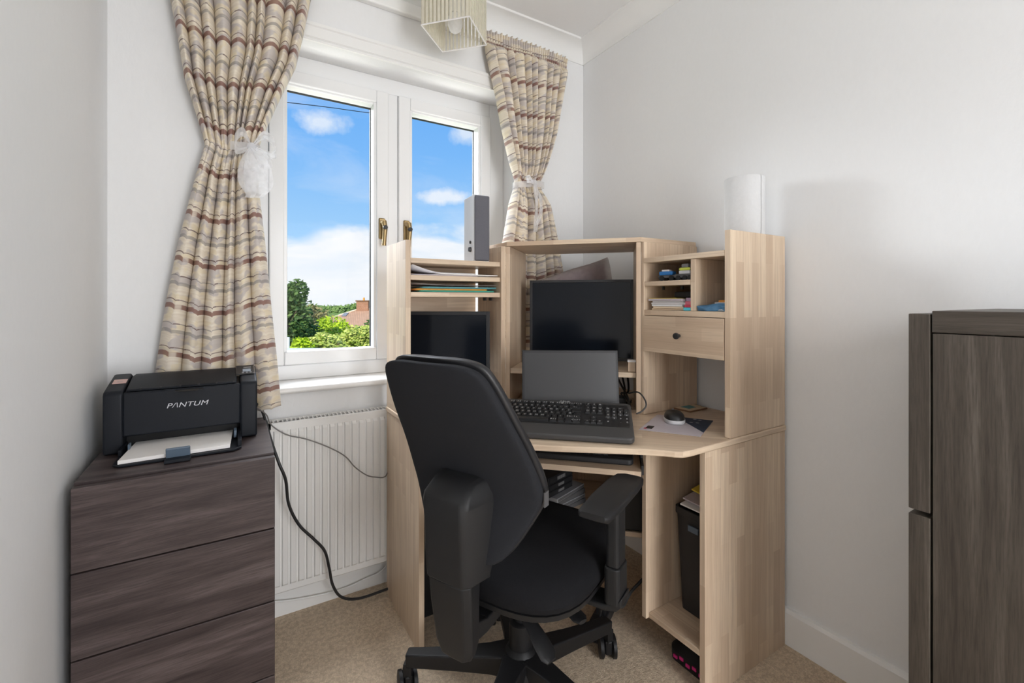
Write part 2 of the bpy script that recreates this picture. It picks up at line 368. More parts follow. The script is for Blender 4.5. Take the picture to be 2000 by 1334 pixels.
def smoothpts(pts, n=6):
    pts = [Vector(p) for p in pts]; out = []
    for i in range(len(pts) - 1):
        p0, p1, p2, p3 = pts[max(i - 1, 0)], pts[i], pts[i + 1], pts[min(i + 2, len(pts) - 1)]
        for k in range(n):
            t = k / n; out.append(.5 * ((2 * p1) + (p2 - p0) * t + (2 * p0 - 5 * p1 + 4 * p2 - p3) * t * t + (3 * p1 - p0 - 3 * p2 + p3) * t ** 3))
    return out + [pts[-1]]
def rrect(w, d, r, n=4, cx=0, cy=0):
    out = []
    for sx, sy, a0 in ((1, 1, 0), (-1, 1, 90), (-1, -1, 180), (1, -1, 270)):
        for k in range(n + 1):
            a = math.radians(a0 + 90 * k / n); out.append((cx + sx * (w / 2 - r) + r * math.cos(a), cy + sy * (d / 2 - r) + r * math.sin(a)))
    return out

# ------------------------------------------------------------------ room shell
XL, XR, YW, YB, ZC = -.29, 1.382, 1.624, -1.25, 2.157
T = .1
struct(MB().box(XL - T, XR + T, YB - 1.2, YW + .26, -.1, 0).build('floor', 'carpet'), 'beige speckled fitted carpet of the small room', 'floor')
struct(MB().box(XL - T, XR + T, YB - 1.2, YW + .26, ZC, ZC + .1).build('ceiling', 'ceiling_paint'), 'plain white ceiling above the window wall', 'ceiling')
struct(MB().box(XL - T, XL, YB, YW, 0, ZC).build('wall_left', 'wall_paint'), 'white painted wall left of the dark chest and printer', 'wall')
struct(MB().box(XR, XR + T, YB, YW, 0, ZC).build('wall_right', 'wall_paint'), 'wide white painted wall right of the desk', 'wall')
wx0, wx1, wz0, wz1 = .033, 1.0304, .700, 1.858
mb = MB().box(XL - T, wx0, YW, YW + .26, 0, ZC).box(wx1, XR + T, YW, YW + .26, 0, ZC).box(wx0, wx1, YW, YW + .26, 0, wz0).box(wx0, wx1, YW, YW + .26, wz1, ZC)
struct(mb.build('wall_front', 'wall_paint'), 'white painted wall holding the window', 'wall')
dx0, dx1, dz = .30, 1.05, 1.75
mb = MB().box(XL - T, dx0, YB - T, YB, 0, ZC).box(dx1, XR + T, YB - T, YB, 0, ZC).box(dx0, dx1, YB - T, YB, dz, ZC)
struct(mb.build('wall_back', 'wall_paint'), 'white wall with the doorway, behind the viewer', 'wall')
mb = MB().box(XL - T, XL, YB - 1.2, YB - T, 0, ZC).box(XR, XR + T, YB - 1.2, YB - T, 0, ZC).box(XL - T, XR + T, YB - 1.3, YB - 1.2, 0, ZC)
struct(mb.build('wall_hallway', 'wall_paint'), 'white hallway walls beyond the doorway', 'wall')
sk = [(0, 0), (.014, 0), (.014, .094), (.009, .103), (0, .104)]
struct(MB().extr(sk, (XR, YB, 0), (XR, YW, 0), (-1, 0, 0), (0, 0, 1)).build('baseboard_right', 'gloss_white'), 'white skirting board along the right wall', 'skirting board')
struct(MB().extr(sk, (XL, YB, 0), (XL, YW, 0), (1, 0, 0), (0, 0, 1)).build('baseboard_left', 'gloss_white'), 'white skirting board along the left wall', 'skirting board')
struct(MB().extr(sk, (XL, YW, 0), (XR, YW, 0), (0, -1, 0), (0, 0, 1)).build('baseboard_front', 'gloss_white'), 'white skirting board under the radiator', 'skirting board')
P = .076
cv = [(0, 0), (P, 0), (P, -.006)] + [(P * (1 - math.sin(a)) * .93 + .004, -.008 - (P - .012) * (1 - math.cos(a))) for a in [k * PI / 14 for k in range(8)]] + [(.005, -P + .003), (0, -P + .003)]
struct(MB().extr(cv, (XL, YW, ZC), (XR, YW, ZC), (0, -1, 0), (0, 0, 1)).build('trim_1', 'coving_paint', smooth=True), 'white concave coving above the window', 'coving')
struct(MB().extr(cv, (XR, YB, ZC), (XR, YW, ZC), (-1, 0, 0), (0, 0, 1)).build('trim_2', 'coving_paint', smooth=True), 'white concave coving above the right wall', 'coving')
struct(MB().extr(cv, (XL, YB, ZC), (XL, YW, ZC), (1, 0, 0), (0, 0, 1)).build('trim_3', 'coving_paint', smooth=True), 'white concave coving above the left wall', 'coving')
hd = [(0, 1.852), (.010, 1.852), (.010, 1.858), (.006, 1.860), (.012, 1.864), (.012, 1.897), (.017, 1.900), (.017, 1.909), (.012, 1.912), (0, 1.912)]
struct(MB().extr(hd, (-.10, YW, 0), (1.16, YW, 0), (0, -1, 0), (0, 0, 1)).build('trim_4', 'gloss_white'), 'white moulded batten over the window opening', 'moulding')

# ------------------------------------------------------------------ window
win = thing('window_1', 'white framed two casement window looking out over gardens', 'window', (.53, 1.755, .72), kind='structure')
Yf, Yo = 1.755, 1.83
mb = MB()
def fr(x0, x1, z0, z1, y0=Yf, y1=Yo): mb.box(x0, x1, y0, y1, z0, z1)
fr(wx0, .1035, .722, 1.858); fr(.960, wx1, .722, 1.858); fr(.5128, .551, .7737, 1.799)
fr(.1035, .960, .722, .7737); fr(.1035, .960, 1.799, 1.858)
mb.build('window_frame', 'upvc', win, bevel=.003)
MB().box(.020, 1.043, 1.7, 1.86, .700, .7215).build('sill_board', 'gloss_white', win)
MB().box(wx0 - .03, wx1 + .03, 1.598, 1.757, .702, .7225).build('window_sill', 'gloss_white', win, bevel=.008, seg=4, smooth=True)
def bead(mb, x0, x1, z0, z1, y0, y1, w):
    mb.box(x0, x0 + w, y0, y1, z0, z1); mb.box(x1 - w, x1, y0, y1, z0, z1); mb.box(x0 + w, x1 - w, y0, y1, z0, z0 + w); mb.box(x0 + w, x1 - w, y0, y1, z1 - w, z1)
for (a, b, g0, g1, hx) in ((.1045, .5118, .1605, .4562, .484), (.552, .959, .608, .9027, .580)):
    m2 = MB(); z0, z1 = .7747, 1.798
    bead(m2, a, b, z0, z1, Yf - .013, Yf + .05, .046)
    sash = m2.build('sash', 'upvc', win, bevel=.004, seg=3)
    m3 = MB()
    gz0, gz1 = .817, 1.745
    for (p, q, r_, s_) in ((a + .044, g0, gz0, gz1), (g1, b - .044, gz0, gz1)): m3.box(p, q, Yf - .004, Yf + .04, r_ - .012, s_ + .012)
    m3.box(g0, g1, Yf - .004, Yf + .04, gz0 - .012, gz0); m3.box(g0, g1, Yf - .004, Yf + .04, gz1, gz1 + .012)
    m3.build('glazing_bead', 'upvc', sash, bevel=.002)
    m4 = MB(); bead(m4, g0 - .006, g1 + .006, gz0 - .006, gz1 + .006, Yf + .040, Yf + .050, .0085); m4.build('rubber_gasket', 'black_plastic', sash)
    MB().box(g0 - .01, g1 + .01, Yf + .018, Yf + .022, gz0 - .01, gz1 + .01).build('glass_pane', 'glass', sash)
    h = MB().box(hx - .012, hx + .012, Yf - .022, Yf - .013, 1.232, 1.312).build('window_handle', 'brass', sash, bevel=.004, smooth=True, label='brass lever handle')
    MB().cyl((hx, Yf - .02, 1.294), (hx, Yf - .050, 1.294), .010, .008).tube([(hx, Yf - .044, 1.297), (hx + .004, Yf - .048, 1.27), (hx + .002, Yf - .046, 1.235), (hx, Yf - .044, 1.205)], [.010, .009, .0075, .0085], 10).build('lever', 'brass', h, smooth=True)
    MB().cyl((hx + .003, Yf - .05, 1.272), (hx + .003, Yf - .059, 1.272), .009, .008, 16).build('lock_button', 'black_plastic', h)

# ------------------------------------------------------------------ radiator
rad = thing('radiator', 'white ribbed panel radiator below the window sill', 'radiator', (.4, 1.58, .098))
rx0, rx1, ry = .092, .742, 1.555
pr = []; step = .0229; n_r = int((rx1 - rx0 - .02) / step)
xs = [rx0]; 
prof = [(rx0, 0)]
for k in range(n_r):
    x0 = rx0 + .012 + k * step; prof += [(x0 + .0005, 0), (x0 + .003, -.0085), (x0 + .0165, -.0085), (x0 + .019, 0)]
prof.append((rx1, 0))
rings = []
for z, k in ((.099, 0), (.104, 0), (.122, 0), (.130, 1), (.592, 1), (.600, 0), (.618, 0), (.623, 0)):
    o = .006 if z in (.099, .623) else 0
    rings.append([(x, ry + .004 + y * k + o, z) for x, y in prof])
m2 = MB(); m2.loft(rings, cap=False, closed=False); m2.box(rx0, rx1, ry + .013, ry + .018, .099, .623)
m2.build('front_panel', 'radiator_white', rad, smooth=True)
m2 = MB(); m2.box(rx0, rx1, ry + .004, ry + .012, .618, .624); m2.box(rx0, rx1, ry + .052, ry + .060, .618, .624)
k = rx0
while k < rx1 - .008:
    m2.box(k, k + .0045, ry + .012, ry + .052, .617, .623); k += .0125
m2.box(rx0, rx0 + .006, ry + .004, ry + .06, .605, .624).box(rx1 - .006, rx1, ry + .004, ry + .06, .605, .624)
m2.build('top_grille', 'radiator_white', rad)
MB().box(rx0, rx0 + .004, ry + .006, ry + .06, .10, .62).build('side_panel', 'radiator_white', rad)
MB().box(rx1 - .004, rx1, ry + .006, ry + .06, .10, .62).build('side_panel', 'radiator_white', rad)
for x in (rx0 + .1, rx1 - .12): MB().box(x, x + .02, ry + .018, YW - .0005, .14, .58).build('bracket', 'radiator_white', rad)
MB().tube([(rx1 + .006, ry + .03, 0), (rx1 + .006, ry + .03, .125), (rx1 - .004, ry + .03, .13)], .0065, 10).build('pipe', 'radiator_white', rad, smooth=True)

# ------------------------------------------------------------------ curtains
def lerp(tab, z, k):
    for a, b in zip(tab, tab[1:]):
        if a[0] >= z >= b[0]:
            f = (a[0] - z) / (a[0] - b[0] + 1e-9); f2 = f; return a[k] + (b[k] - a[k]) * f2
    return tab[-1][k] if z < tab[-1][0] else tab[0][k]
def curtain(name, label, tab, yc, ztop, zbot, waist, folds_u, folds_d, seed, cloth=1.5):
    rnd = random.Random(seed); NT = 420; rows = []; uvs = []
    NZ = 150; warp = [rnd.uniform(.6, 1.5) for _ in range(folds_u + 2)]
    tot = sum(warp[:folds_u]); cum = [0]
    for w in warp[:folds_u]: cum.append(cum[-1] + w / tot)
    def phase(t, n, cumv):
        for i in range(len(cumv) - 1):
            if t <= cumv[i + 1] + 1e-9: return i + (t - cumv[i]) / (cumv[i + 1] - cumv[i])
        return n
    warp2 = [rnd.uniform(.6, 1.5) for _ in range(folds_d)]; tot2 = sum(warp2); cum2 = [0]
    for w in warp2: cum2.append(cum2[-1] + w / tot2)
    for j in range(NZ + 1):
        z = ztop + (zbot - ztop) * j / NZ; xl, xr = lerp(tab, z, 1), lerp(tab, z, 2)
        head = max(0, min(1, (z - (ztop - .085)) / .04)); head = head * head * (3 - 2 * head)
        nearw = math.exp(-((z - waist) / .05) ** 2); below = 1 / (1 + math.exp((z - waist) / .03))
        row = []
        for i in range(NT + 1):
            t = i / NT
            pu, pd = phase(t, folds_u, cum), phase(t, folds_d, cum2)
            su = abs(math.sin(PI * pu)) ** .38; sd = abs(math.sin(PI * pd)) ** .38
            sh = abs(math.sin(PI * t * folds_u * 3.6)) ** .8
            mid = su * (1 - below) + sd * below
            amp = (.047 * (1 - .55 * nearw)) * (1 - head) + .010 * head
            y = yc + .014 - amp * (mid * (1 - head) + sh * head)
            y += .006 * math.sin(9 * t + 3 * z) * (1 - head) - .012 * math.sin(PI * t) * (1 - below * .3)
            xx = xl + (xr - xl) * (t + .010 * math.sin(2 * PI * (pu if below < .5 else pd)) * (1 - head) / 2)
            zz = z + .006 * (su - .5) * (1 - head) + (.004 * math.sin(PI * t * folds_u * 3.6) if j == 0 else 0) + .012 * (j / NZ) * math.sin(7 * t + 1)
            row.append(Vector((xx, y, zz))); uvs.append((t * cloth + seed * .37, z * S * 1.0 + .010 * math.sin(5 * t)))
        rows.append(row)
    mb = MB(); mb.loft(rows, cap=False, closed=False)
    o = mb.build(name, 'curtain_cloth', uvs=uvs, smooth=True)
    for p in o.data.polygons: p.use_smooth = True
    for e in o.data.edges: e.use_edge_sharp = False
    so = o.modifiers.new('solid', 'SOLIDIFY'); so.thickness = .0015; so.offset = 0
    return tag(o, label, 'curtain', 'striped curtains either side of the window')
tabL = [(2.062, -.205, .236), (1.96, -.178, .212), (1.837, -.148, .190), (1.736, -.132, .169), (1.63, -.117, .126), (1.49, -.078, .074), (1.445, -.068, .064), (1.40, -.078, .062), (1.36, -.088, .064),
        (1.15, -.132, .086), (.98, -.160, .100), (.80, -.182, .117), (.655, -.198, .128)]
tabR = [(2.068, .845, 1.265), (1.98, .853, 1.250), (1.81, .897, 1.212), (1.70, .920, 1.188), (1.61, .944, 1.155), (1.56, .958, 1.135), (1.49, .985, 1.112), (1.45, .978, 1.118), (1.386, .957, 1.155),
        (1.25, .933, 1.192), (1.09, .90, 1.225), (.66, .85, 1.26)]
curtain('curtain', 'long striped beige and brown curtain left of the window, tied with a large white bow', tabL, 1.578, 2.062, .662, 1.445, 10, 6, 3)
curtain('curtain', 'striped beige and brown curtain right of the window, falling behind the corner desk', tabR, 1.580, 2.068, .80, 1.475, 10, 6, 8)
rail = thing('curtain_rail', 'white curtain track running just under the coving', 'curtain rail', (.53, 1.6, 2.03))
MB().box(-.24, 1.245, 1.598, YW, 2.034, 2.078).build('track', 'gloss_white', rail, bevel=.005, smooth=True)
MB().box(-.249, -.24, 1.594, YW, 2.032, 2.080).build('end_cap', 'gloss_white', rail, bevel=.002)
MB().box(1.245, 1.254, 1.594, YW, 2.032, 2.080).build('end_cap', 'gloss_white', rail, bevel=.002)
def ribbon(mb, pts, wv, n=8):
    pts = smoothpts(pts, n); L = len(pts); rows = []
    for i, p in enumerate(pts):
        w = wv(i / (L - 1)) if callable(wv) else wv
        rows.append([p + Vector(w) * k + Vector((0, .004 * math.sin(k * 7 + i * .5), 0)) for k in (-1, -.5, 0, .5, 1)])
    mb.loft(rows, cap=False, closed=False)
def tieback(label, cx, z, w, big):
    t = thing('curtain_tieback', label, 'tieback', (cx, 1.575, z), group='white organza curtain tiebacks')
    mb = MB(); rows = []
    for k in range(33):
        a = 2 * PI * k / 32 if not big else -PI * .52 + PI * 1.02 * k / 32
        rows.append([(cx + (w / 2 + .006) * math.cos(a), 1.577 + .041 * math.sin(a), z + h + .008 * math.cos(a)) for h in (-.013, -.007, .002, .012)])
    mb.loft(rows, cap=False, closed=False); mb.build('band', 'organza', t, smooth=True)
    kx = cx + (w * .36 if big else -.012); ky = 1.520
    m2 = MB(); m2.lathe([(.001, -.012), (.011, -.008), (.013, 0), (.010, .008), (.001, .012)], (kx, ky, z), 12); m2.build('knot', 'organza', t, smooth=True)
    if big:
        for sgn, ln in ((-1, .040), (1, .058)):
            mb = MB()
            ribbon(mb, [(kx, ky, z), (kx + sgn * ln * .5, ky - .022, z + .030), (kx + sgn * ln, ky - .018, z + .014), (kx + sgn * ln * .95, ky - .004, z - .018), (kx, ky, z)], lambda f: (0, .010 * math.sin(PI * f), .004 + .015 * math.sin(PI * f)))
            mb.build('bow_loop', 'organza', t, smooth=True)
        for dx, ln, wd in ((.030, .075, .015), (-.010, .135, .020), (.016, .150, .034)):
            mb = MB()
            ribbon(mb, [(kx, ky - .002, z), (kx + dx * .8, ky - .018, z - ln * .35), (kx + dx * 1.1, ky - .014, z - ln * .75), (kx + dx * .4, ky - .012, z - ln)], lambda f, wd=wd: (.004 + wd * math.sin(PI * min(f * 1.1, 1) * .8), .005, .003))
            mb.build('ribbon_tail', 'organza', t, smooth=True)
    else:
        for dx, ln in ((.022, .17), (.004, .20)):
            mb = MB()
            ribbon(mb, [(kx, ky - .002, z), (kx + dx, ky - .010, z - ln * .35), (kx + dx * 1.3, ky - .010, z - ln * .7), (kx + dx * .2, ky - .006, z - ln)], lambda f: (.006 + .006 * f, .002, .001))
            mb.build('ribbon_tail', 'organza', t, smooth=True)
        mb = MB(); ribbon(mb, [(kx, ky, z), (kx - .028, ky - .012, z + .012), (kx - .040, ky - .006, z + .004), (kx, ky, z)], lambda f: (0, .004, .004 + .008 * math.sin(PI * f)))
        mb.build('bow_loop', 'organza', t, smooth=True)
tieback('sheer white tieback with a full bow around the left curtain', -.002, 1.445, .134, True)
tieback('sheer white tieback knotted with thin tails around the right curtain', 1.048, 1.475, .135, False)

# ------------------------------------------------------------------ pendant shade
lp = Vector((.640, 1.412)); a0 = math.radians(43)
shade = thing('pendant_lamp', 'square cream pendant shade of vertical fabric strips hanging from the ceiling', 'lamp', (lp.x, lp.y, 1.895), a0)
hs, hz = .0835, .205
for z in (0, hz):
    m2 = MB()
    for i in range(4):
        p, q = [(-hs, -hs), (hs, -hs), (hs, hs), (-hs, hs)][i], [(hs, -hs), (hs, hs), (-hs, hs), (-hs, -hs)][i]
        m2.cyl((*p, z), (*q, z), .0022, n=8)
    m2.build('wire_frame', 'light_frame' if 'light_frame' in MATS else 'c_light', shade, local=True)
for sd in range(4):
    for k in range(12):
        f = -1 + (k + .5) / 6 ; a = hs * f; w = .0048
        m2 = MB(); ang = sd * PI / 2; ca, sa = math.cos(ang), math.sin(ang)
        def R2(x, y): return (x * ca - y * sa, x * sa + y * ca)
        pts = [(a - w, -hs - .001), (a + w, -hs - .001), (a + w * .5, -hs + .0045), (a - w * .5, -hs + .0045)]
        m2.prism([R2(*p) for p in pts], .001, hz - .001); m2.build('fabric_strip', 'shade_cloth', shade, local=True)
MB().cyl((0, 0, .07), (0, 0, .135), .019, .019, 20).build('lamp_holder', 'gloss_white', shade, local=True)
MB().lathe([(.004, .0), (.018, .010), (.026, .030), (.024, .050), (.013, .072)], (0, 0, .005), 20).build('light_bulb', 'organza', shade, local=True, smooth=True)
m2 = MB().cyl((0, 0, .13), (0, 0, ZC - 1.895), .0028, n=8); m2.build('cord', 'gloss_white', shade, local=True)
MB().cyl((0, 0, .13), (hs, 0, hz), .0018, n=6).cyl((0, 0, .13), (-hs, 0, hz), .0018, n=6).build('spider', 'c_light', shade, local=True)
MB().lathe([(.035, 0), (.03, -.012), (.008, -.02)], (0, 0, ZC - 1.895), 24).build('ceiling_rose', 'gloss_white', shade, local=True)

# ------------------------------------------------------------------ left chest of drawers
cx0, cx1, cy0, cy1, cz = -.268, .0837, 1.197, 1.597, .639
ch = thing('chest_of_drawers', 'dark brown wood effect chest of drawers under the printer', 'chest of drawers', ((cx0 + cx1) / 2, (cy0 + cy1) / 2, 0))
MB().box(cx0 + .001, cx0 + .016, cy0 + .018, cy1, 0, cz - .030).build('side_panel', 'dark_walnut', ch, grain=(0, 0, 1))
MB().box(cx1 - .016, cx1 - .001, cy0 + .018, cy1, 0, cz - .030).build('side_panel', 'dark_walnut', ch, grain=(0, 0, 1))
MB().box(cx0 + .016, cx1 - .016, cy1 - .008, cy1, 0, cz - .03).build('back_panel', 'dark_walnut', ch, grain=(0, 0, 1))
MB().box(cx0 + .016, cx1 - .016, cy0 + .03, cy1 - .008, .02, .035).build('bottom_panel', 'dark_walnut', ch, grain=(1, 0, 0))
MB().box(cx0, cx1, cy0 + .0205, cy1, cz - .030, cz).build('top_board', 'dark_walnut', ch, bevel=.0015, grain=(1, 0, 0))
for a, b in ((.4685, .6335), (.2985, .4655), (.1255, .2955), (.008, .1225)):
    d = MB().box(cx0, cx1, cy0, cy0 + .017, a, b).build('drawer', 'dark_walnut', ch, bevel=.0015, grain=(1, .0, .03))
    for x in (cx0 + .02, cx1 - .028): MB().box(x, x + .008, cy0 + .0175, cy1 - .03, a + .02, b - .035).build('drawer_side', 'dark_walnut', d, grain=(0, 1, 0))

# ------------------------------------------------------------------ right chest (side view)
sx0, sy1 = 1.0, .282
rc = thing('chest_of_drawers', 'tall grey brown wood effect chest by the right wall, seen side on', 'chest of drawers', (1.18, -.05, 0))
sx1, sy0 = 1.36, -.12
MB().box(sx0, sx0 + .016, sy0, sy1, 0, .944).build('side_panel', 'grey_oak', rc, bevel=.001, grain=(0, 0, 1))
MB().box(sx1 - .016, sx1, sy0, sy1, 0, .944).build('side_panel', 'grey_oak', rc, bevel=.001, grain=(0, 0, 1))
MB().box(sx0 + .016, sx1 - .016, sy0, sy0 + .01, 0, .944).build('back_panel', 'grey_oak', rc, grain=(0, 0, 1))
MB().box(sx0 - .0, sx1, sy0, sy1 + .001, .9455, .982).build('top_board', 'grey_oak', rc, bevel=.0015, grain=(0, 1, 0))
for a, b in ((.640, .9765), (.325, .632), (.01, .317)):
    MB().box(sx0 - .0005, sx1, sy1 + .003, sy1 + .032, a, b).build('drawer', 'grey_oak', rc, bevel=.0015, grain=(0, 0, 1))

# ------------------------------------------------------------------ corner desk
dk = thing('corner_desk', 'light birch corner desk with raised hutch shelves', 'desk', (.9, 1.15, 0))
TH = .0165; YB2 = 1.548; XB = 1.366
def bd(name, mb, grain, bevel=.0012, **k): return mb.build(name, 'birch', dk, bevel=bevel, grain=grain, **k)
DT = .638; DU = DT - .0155
pA, pB = .4475, .464        # left end panel
bd('end_panel', MB().prism([(pA, 1.2325), (pB, 1.2325), (pB, YB2), (pA, YB2)], 0, DU - .001), (0, 0, 1), label='lower left end panel')
bd('end_panel', MB().box(.999, XB, .712, .7285, 0, DU - .001), (0, 0, 1), label='lower right end panel')
ZH = 1.184
bd('hutch_panel', MB().box(pA, pB, 1.349, YB2, DT + .0005, ZH), (0, 0, 1), label='left upper end panel')
bd('hutch_panel', MB().box(1.1027, XB, .712, .7285, DT + .0005, ZH), (0, 0, 1), label='right upper end panel')
# worktop: pentagon with a gently curved front edge and rounded near corner
fr_pts = [(.4435, 1.19), (.447, 1.155), (.462, 1.125), (.52, 1.052), (.60, .977), (.68, .908), (.76, .845), (.84, .783), (.885, .742), (.90, .724), (.915, .712), (.935, .7085), (.96, .708)]
top = fr_pts + [(XB, .708), (XB, YB2), (.4435, YB2)]
bd('worktop', MB().prism(top, DU, DT), (1, -1, 0), bevel=.003)
P1, P2 = (.80, 1.340), (1.103, 1.014)
bd('top_shelf', MB().prism([P1, P2, (XB, 1.010), (XB, 1.20), (1.06, 1.52), (.80, 1.52)], 1.1845, 1.1995), (1, -1, 0))
u = Vector((.7071, -.7071)); n = Vector((.7071, .7071))
def dg(s_, d_): return (s_ * .7071 + d_ * .7071, -s_ * .7071 + d_ * .7071)
def dpanel(s0, s1, d0, d1): return [dg(s0, d0), dg(s1, d0), dg(s1, d1), dg(s0, d1)]
bd('upright', MB().prism(dpanel(-.386, -.371, 1.516, 1.785), DT + .0005, 1.184), (0, 0, 1), label='left upright of the corner bay')
bd('upright', MB().prism(dpanel(.0465, .0615, 1.500, 1.84), DT + .0005, 1.184), (0, 0, 1), label='right upright of the corner bay')
bd('side_board', MB().box(.7815, .7992, 1.345, 1.52, DT + .0005, 1.184), (0, 0, 1))
bd('side_board', MB().prism([(1.1043, 1.0060), (XB, 1.006), (XB, 1.0170), (1.1043, 1.0170)], DT + .0005, 1.184), (0, 0, 1))
bd('monitor_shelf', MB().prism(dpanel(-.3705, .046, 1.520, 1.80), .7485, .765), (1, -1, 0))
for a in (1.1145, 1.062, 1.0095):
    bd('left_shelf', MB().box(pB + .0005, .781, 1.352, 1.535, a, a + .0155), (1, 0, 0))
bd('back_panel', MB().box(pB + .0005, .781, 1.536, 1.547, .80, 1.1300), (1, 0, 0))
for x in (.745, .768):
    MB().box(x, x + .004, 1.39, 1.41, .998, 1.009).build('shelf_peg', 'black_plastic', dk)
# right wing of the hutch
Xw = 1.1035
bd('right_shelf', MB().box(Xw, XB, .729, 1.0055, 1.1165, 1.132), (0, 1, 0), label='top shelf board of the right wing')
bd('right_shelf', MB().box(Xw + .002, XB, .729, 1.0055, .9525, .969), (0, 1, 0))
bd('divider', MB().box(Xw + .003, XB, .820, .836, .9695, 1.116), (0, 0, 1))
bd('right_shelf', MB().box(Xw + .003, XB, .8365, 1.0055, 1.0435, 1.058), (0, 1, 0))
for y in (.97, .90):
    MB().box(Xw + .05, Xw + .056, y, y + .006, 1.032, 1.043).build('shelf_peg', 'black_plastic', dk)
dr = bd('drawer', MB().box(Xw - .002, Xw + .012, .731, 1.0055, .840, .951), (0, 1, 0))
MB().box(Xw + .012, XB - .02, .735, 1.001, .848, .94).build('drawer_box', 'birch', dr, grain=(1, 0, 0))
kp = at(1327, 656, x=Xw - .002)
mk = MB()
ring = [(.0045, 0), (.0045, -.008), (.0085, -.011), (.0095, -.015), (.0085, -.019), (.004, -.0205)]
mk.loft([[(kp.x + d_, kp.y + r_ * math.cos(2 * PI * k / 20), kp.z + r_ * math.sin(2 * PI * k / 20)) for k in range(20)] for r_, d_ in ring])
mk.build('knob', 'black_plastic', dr, smooth=True, label='small black round knob')
# pedestal
bd('pedestal_panel', MB().box(.988, XB, .892, .907, .105, DU - .001), (0, 0, 1))
bd('pedestal_shelf', MB().box(.999, XB, .7287, .8915, .105, .1205), (0, 1, 0))
bd('pedestal_back', MB().box(XB - .012, XB - .001, .7287, .8915, .121, .35), (0, 0, 1))
bd('pedestal_foot', MB().box(1.28, 1.30, .73, .89, 0, .1045), (0, 1, 0))
# back boards and low shelf under the worktop
bd('modesty_panel', MB().prism(dpanel(-.32, .18, 1.79, 1.803), .17, DU - .001), (0, 0, 1))
bd('low_shelf', MB().prism(dpanel(-.33, .16, 1.42, 1.788), .285, .300), (1, -1, 0))
bd('shelf_support', MB().prism(dpanel(-.33, -.316, 1.46, 1.788), 0, .2845), (0, 0, 1))
bd('shelf_support', MB().prism(dpanel(.146, .16, 1.46, 1.788), 0, .2845), (0, 0, 1))
# keyboard tray
tr_ = bd('keyboard_tray', MB().prism(dpanel(-.315, .050, 1.205, 1.46), .5465, .562), (1, -1, 0))
rl = MB()
for s0 in (-.323, .051):
    rl = MB().prism(dpanel(s0, s0 + .006, 1.22, 1.60), .548, .572).prism(dpanel(s0, s0 + .006, 1.28, 1.30), .57, DU - .0005).prism(dpanel(s0, s0 + .006, 1.52, 1.54), .57, DU - .0005)
    rl.build('tray_runner', 'black_plastic', tr_)
q = at(1256, 905, y=.905)
MB().box(.985, .989, .880, .8915, .585, DU - .001).build('runner_bracket', 'chrome', dk)

# ------------------------------------------------------------------ printer
px0, px1, py0, py1, pz = -.2555, .055, 1.380, 1.532, .6395
pr = thing('printer', 'black laser printer on the dark chest left of the window', 'printer', ((px0 + px1) / 2, (py0 + py1) / 2, pz))
def sec(y, z1, ins=0): return [(px0 + ins, y, pz + .001), (px1 - ins, y, pz + .001), (px1 - ins, y, z1), (px0 + ins, y, z1)]
fw = .036
# side towers, with softened outer edges
def tower(xa, xb):
    poly = [(py0, pz + .002), (py0, .779), (py0 + .006, .787), (py0 + .05, .797), (py1 - .03, .812), (py1, .800), (py1, pz + .002)]
    m2 = MB(); m2.loft([[(x, y, z) for y, z in poly] for x in (xa, xb)]); return m2
tower(px0, px0 + fw).build('side_casing', 'printer_black', pr, bevel=.006, seg=4, smooth=True)
tower(px1 - fw - .003, px1).build('side_casing', 'printer_black', pr, bevel=.006, seg=4, smooth=True)
fx0, fx1 = px0 + fw, px1 - fw - .003
MB().box(fx0 - .001, fx1 + .001, py0 + .004, py1 - .004, .678, .782).build('front_cover', 'printer_black', pr, bevel=.004, seg=3, smooth=True)
MB().box(fx0 - .001, fx1 + .001, py0 + .05, py1 - .004, pz + .002, .679).build('inner_housing', 'base_black', pr)
m2 = MB(); poly = [(py0 + .010, .783), (py0 + .012, .7875), (py1 - .055, .808), (py1 - .012, .808), (py1 - .012, .783)]
m2.loft([[(x, y, z) for y, z in poly] for x in (fx0 + .004, fx1 - .008)]); lid = m2.build('output_cover', 'printer_black', pr, bevel=.003, seg=3, smooth=True)
for k in range(6):
    x = fx0 + .03 + k * .038; MB().box(x, x + .004, py0 + .008, py0 + .014, .7865, .7895).build('rib', 'base_black', lid)
MB().lathe([(.03, 0), (.028, .0015)], ((fx0 + fx1) / 2 + .01, py0 + .006, .7775), 24).build('finger_notch', 'base_black', pr)
# control panel on the right tower
def slopebox(x0, x1, y0, y1, off, th):
    sl = (.812 - .797) / ((py1 - .03) - (py0 + .05)); f = lambda y: .797 + sl * (y - py0 - .05)
    m2 = MB(); m2.loft([[(x, y0, f(y0) + off), (x, y1, f(y1) + off), (x, y1, f(y1) + off + th), (x, y0, f(y0) + off + th)] for x in (x0, x1)]); return m2
cp = slopebox(px1 - fw - .012, px1 - .005, py0 + .051, py1 - .032, .0002, .003).build('control_panel', 'key_black', pr, bevel=.0015)
slopebox(px1 - .032, px1 - .013, py0 + .068, py0 + .086, .0034, .001).build('display', 'display_blue', cp)
for k in range(3):
    slopebox(px1 - .034 + k * .009, px1 - .029 + k * .009, py0 + .056, py0 + .062, .0034, .0012).build('button', 'c_grey', cp)
slopebox(px1 - .030, px1 - .012, py0 + .098, py0 + .102, .0034, .0008).build('panel_lettering', 'grey_print', cp)
ed = MB().tube([at(0, 0, d=0) * 0 + Vector(p) for p in ((px1 - .0045, py0 + .052, .8005), (px1 - .0045, py1 - .035, .8142))], .0012, 6); ed.build('chrome_edge', 'chrome', cp)
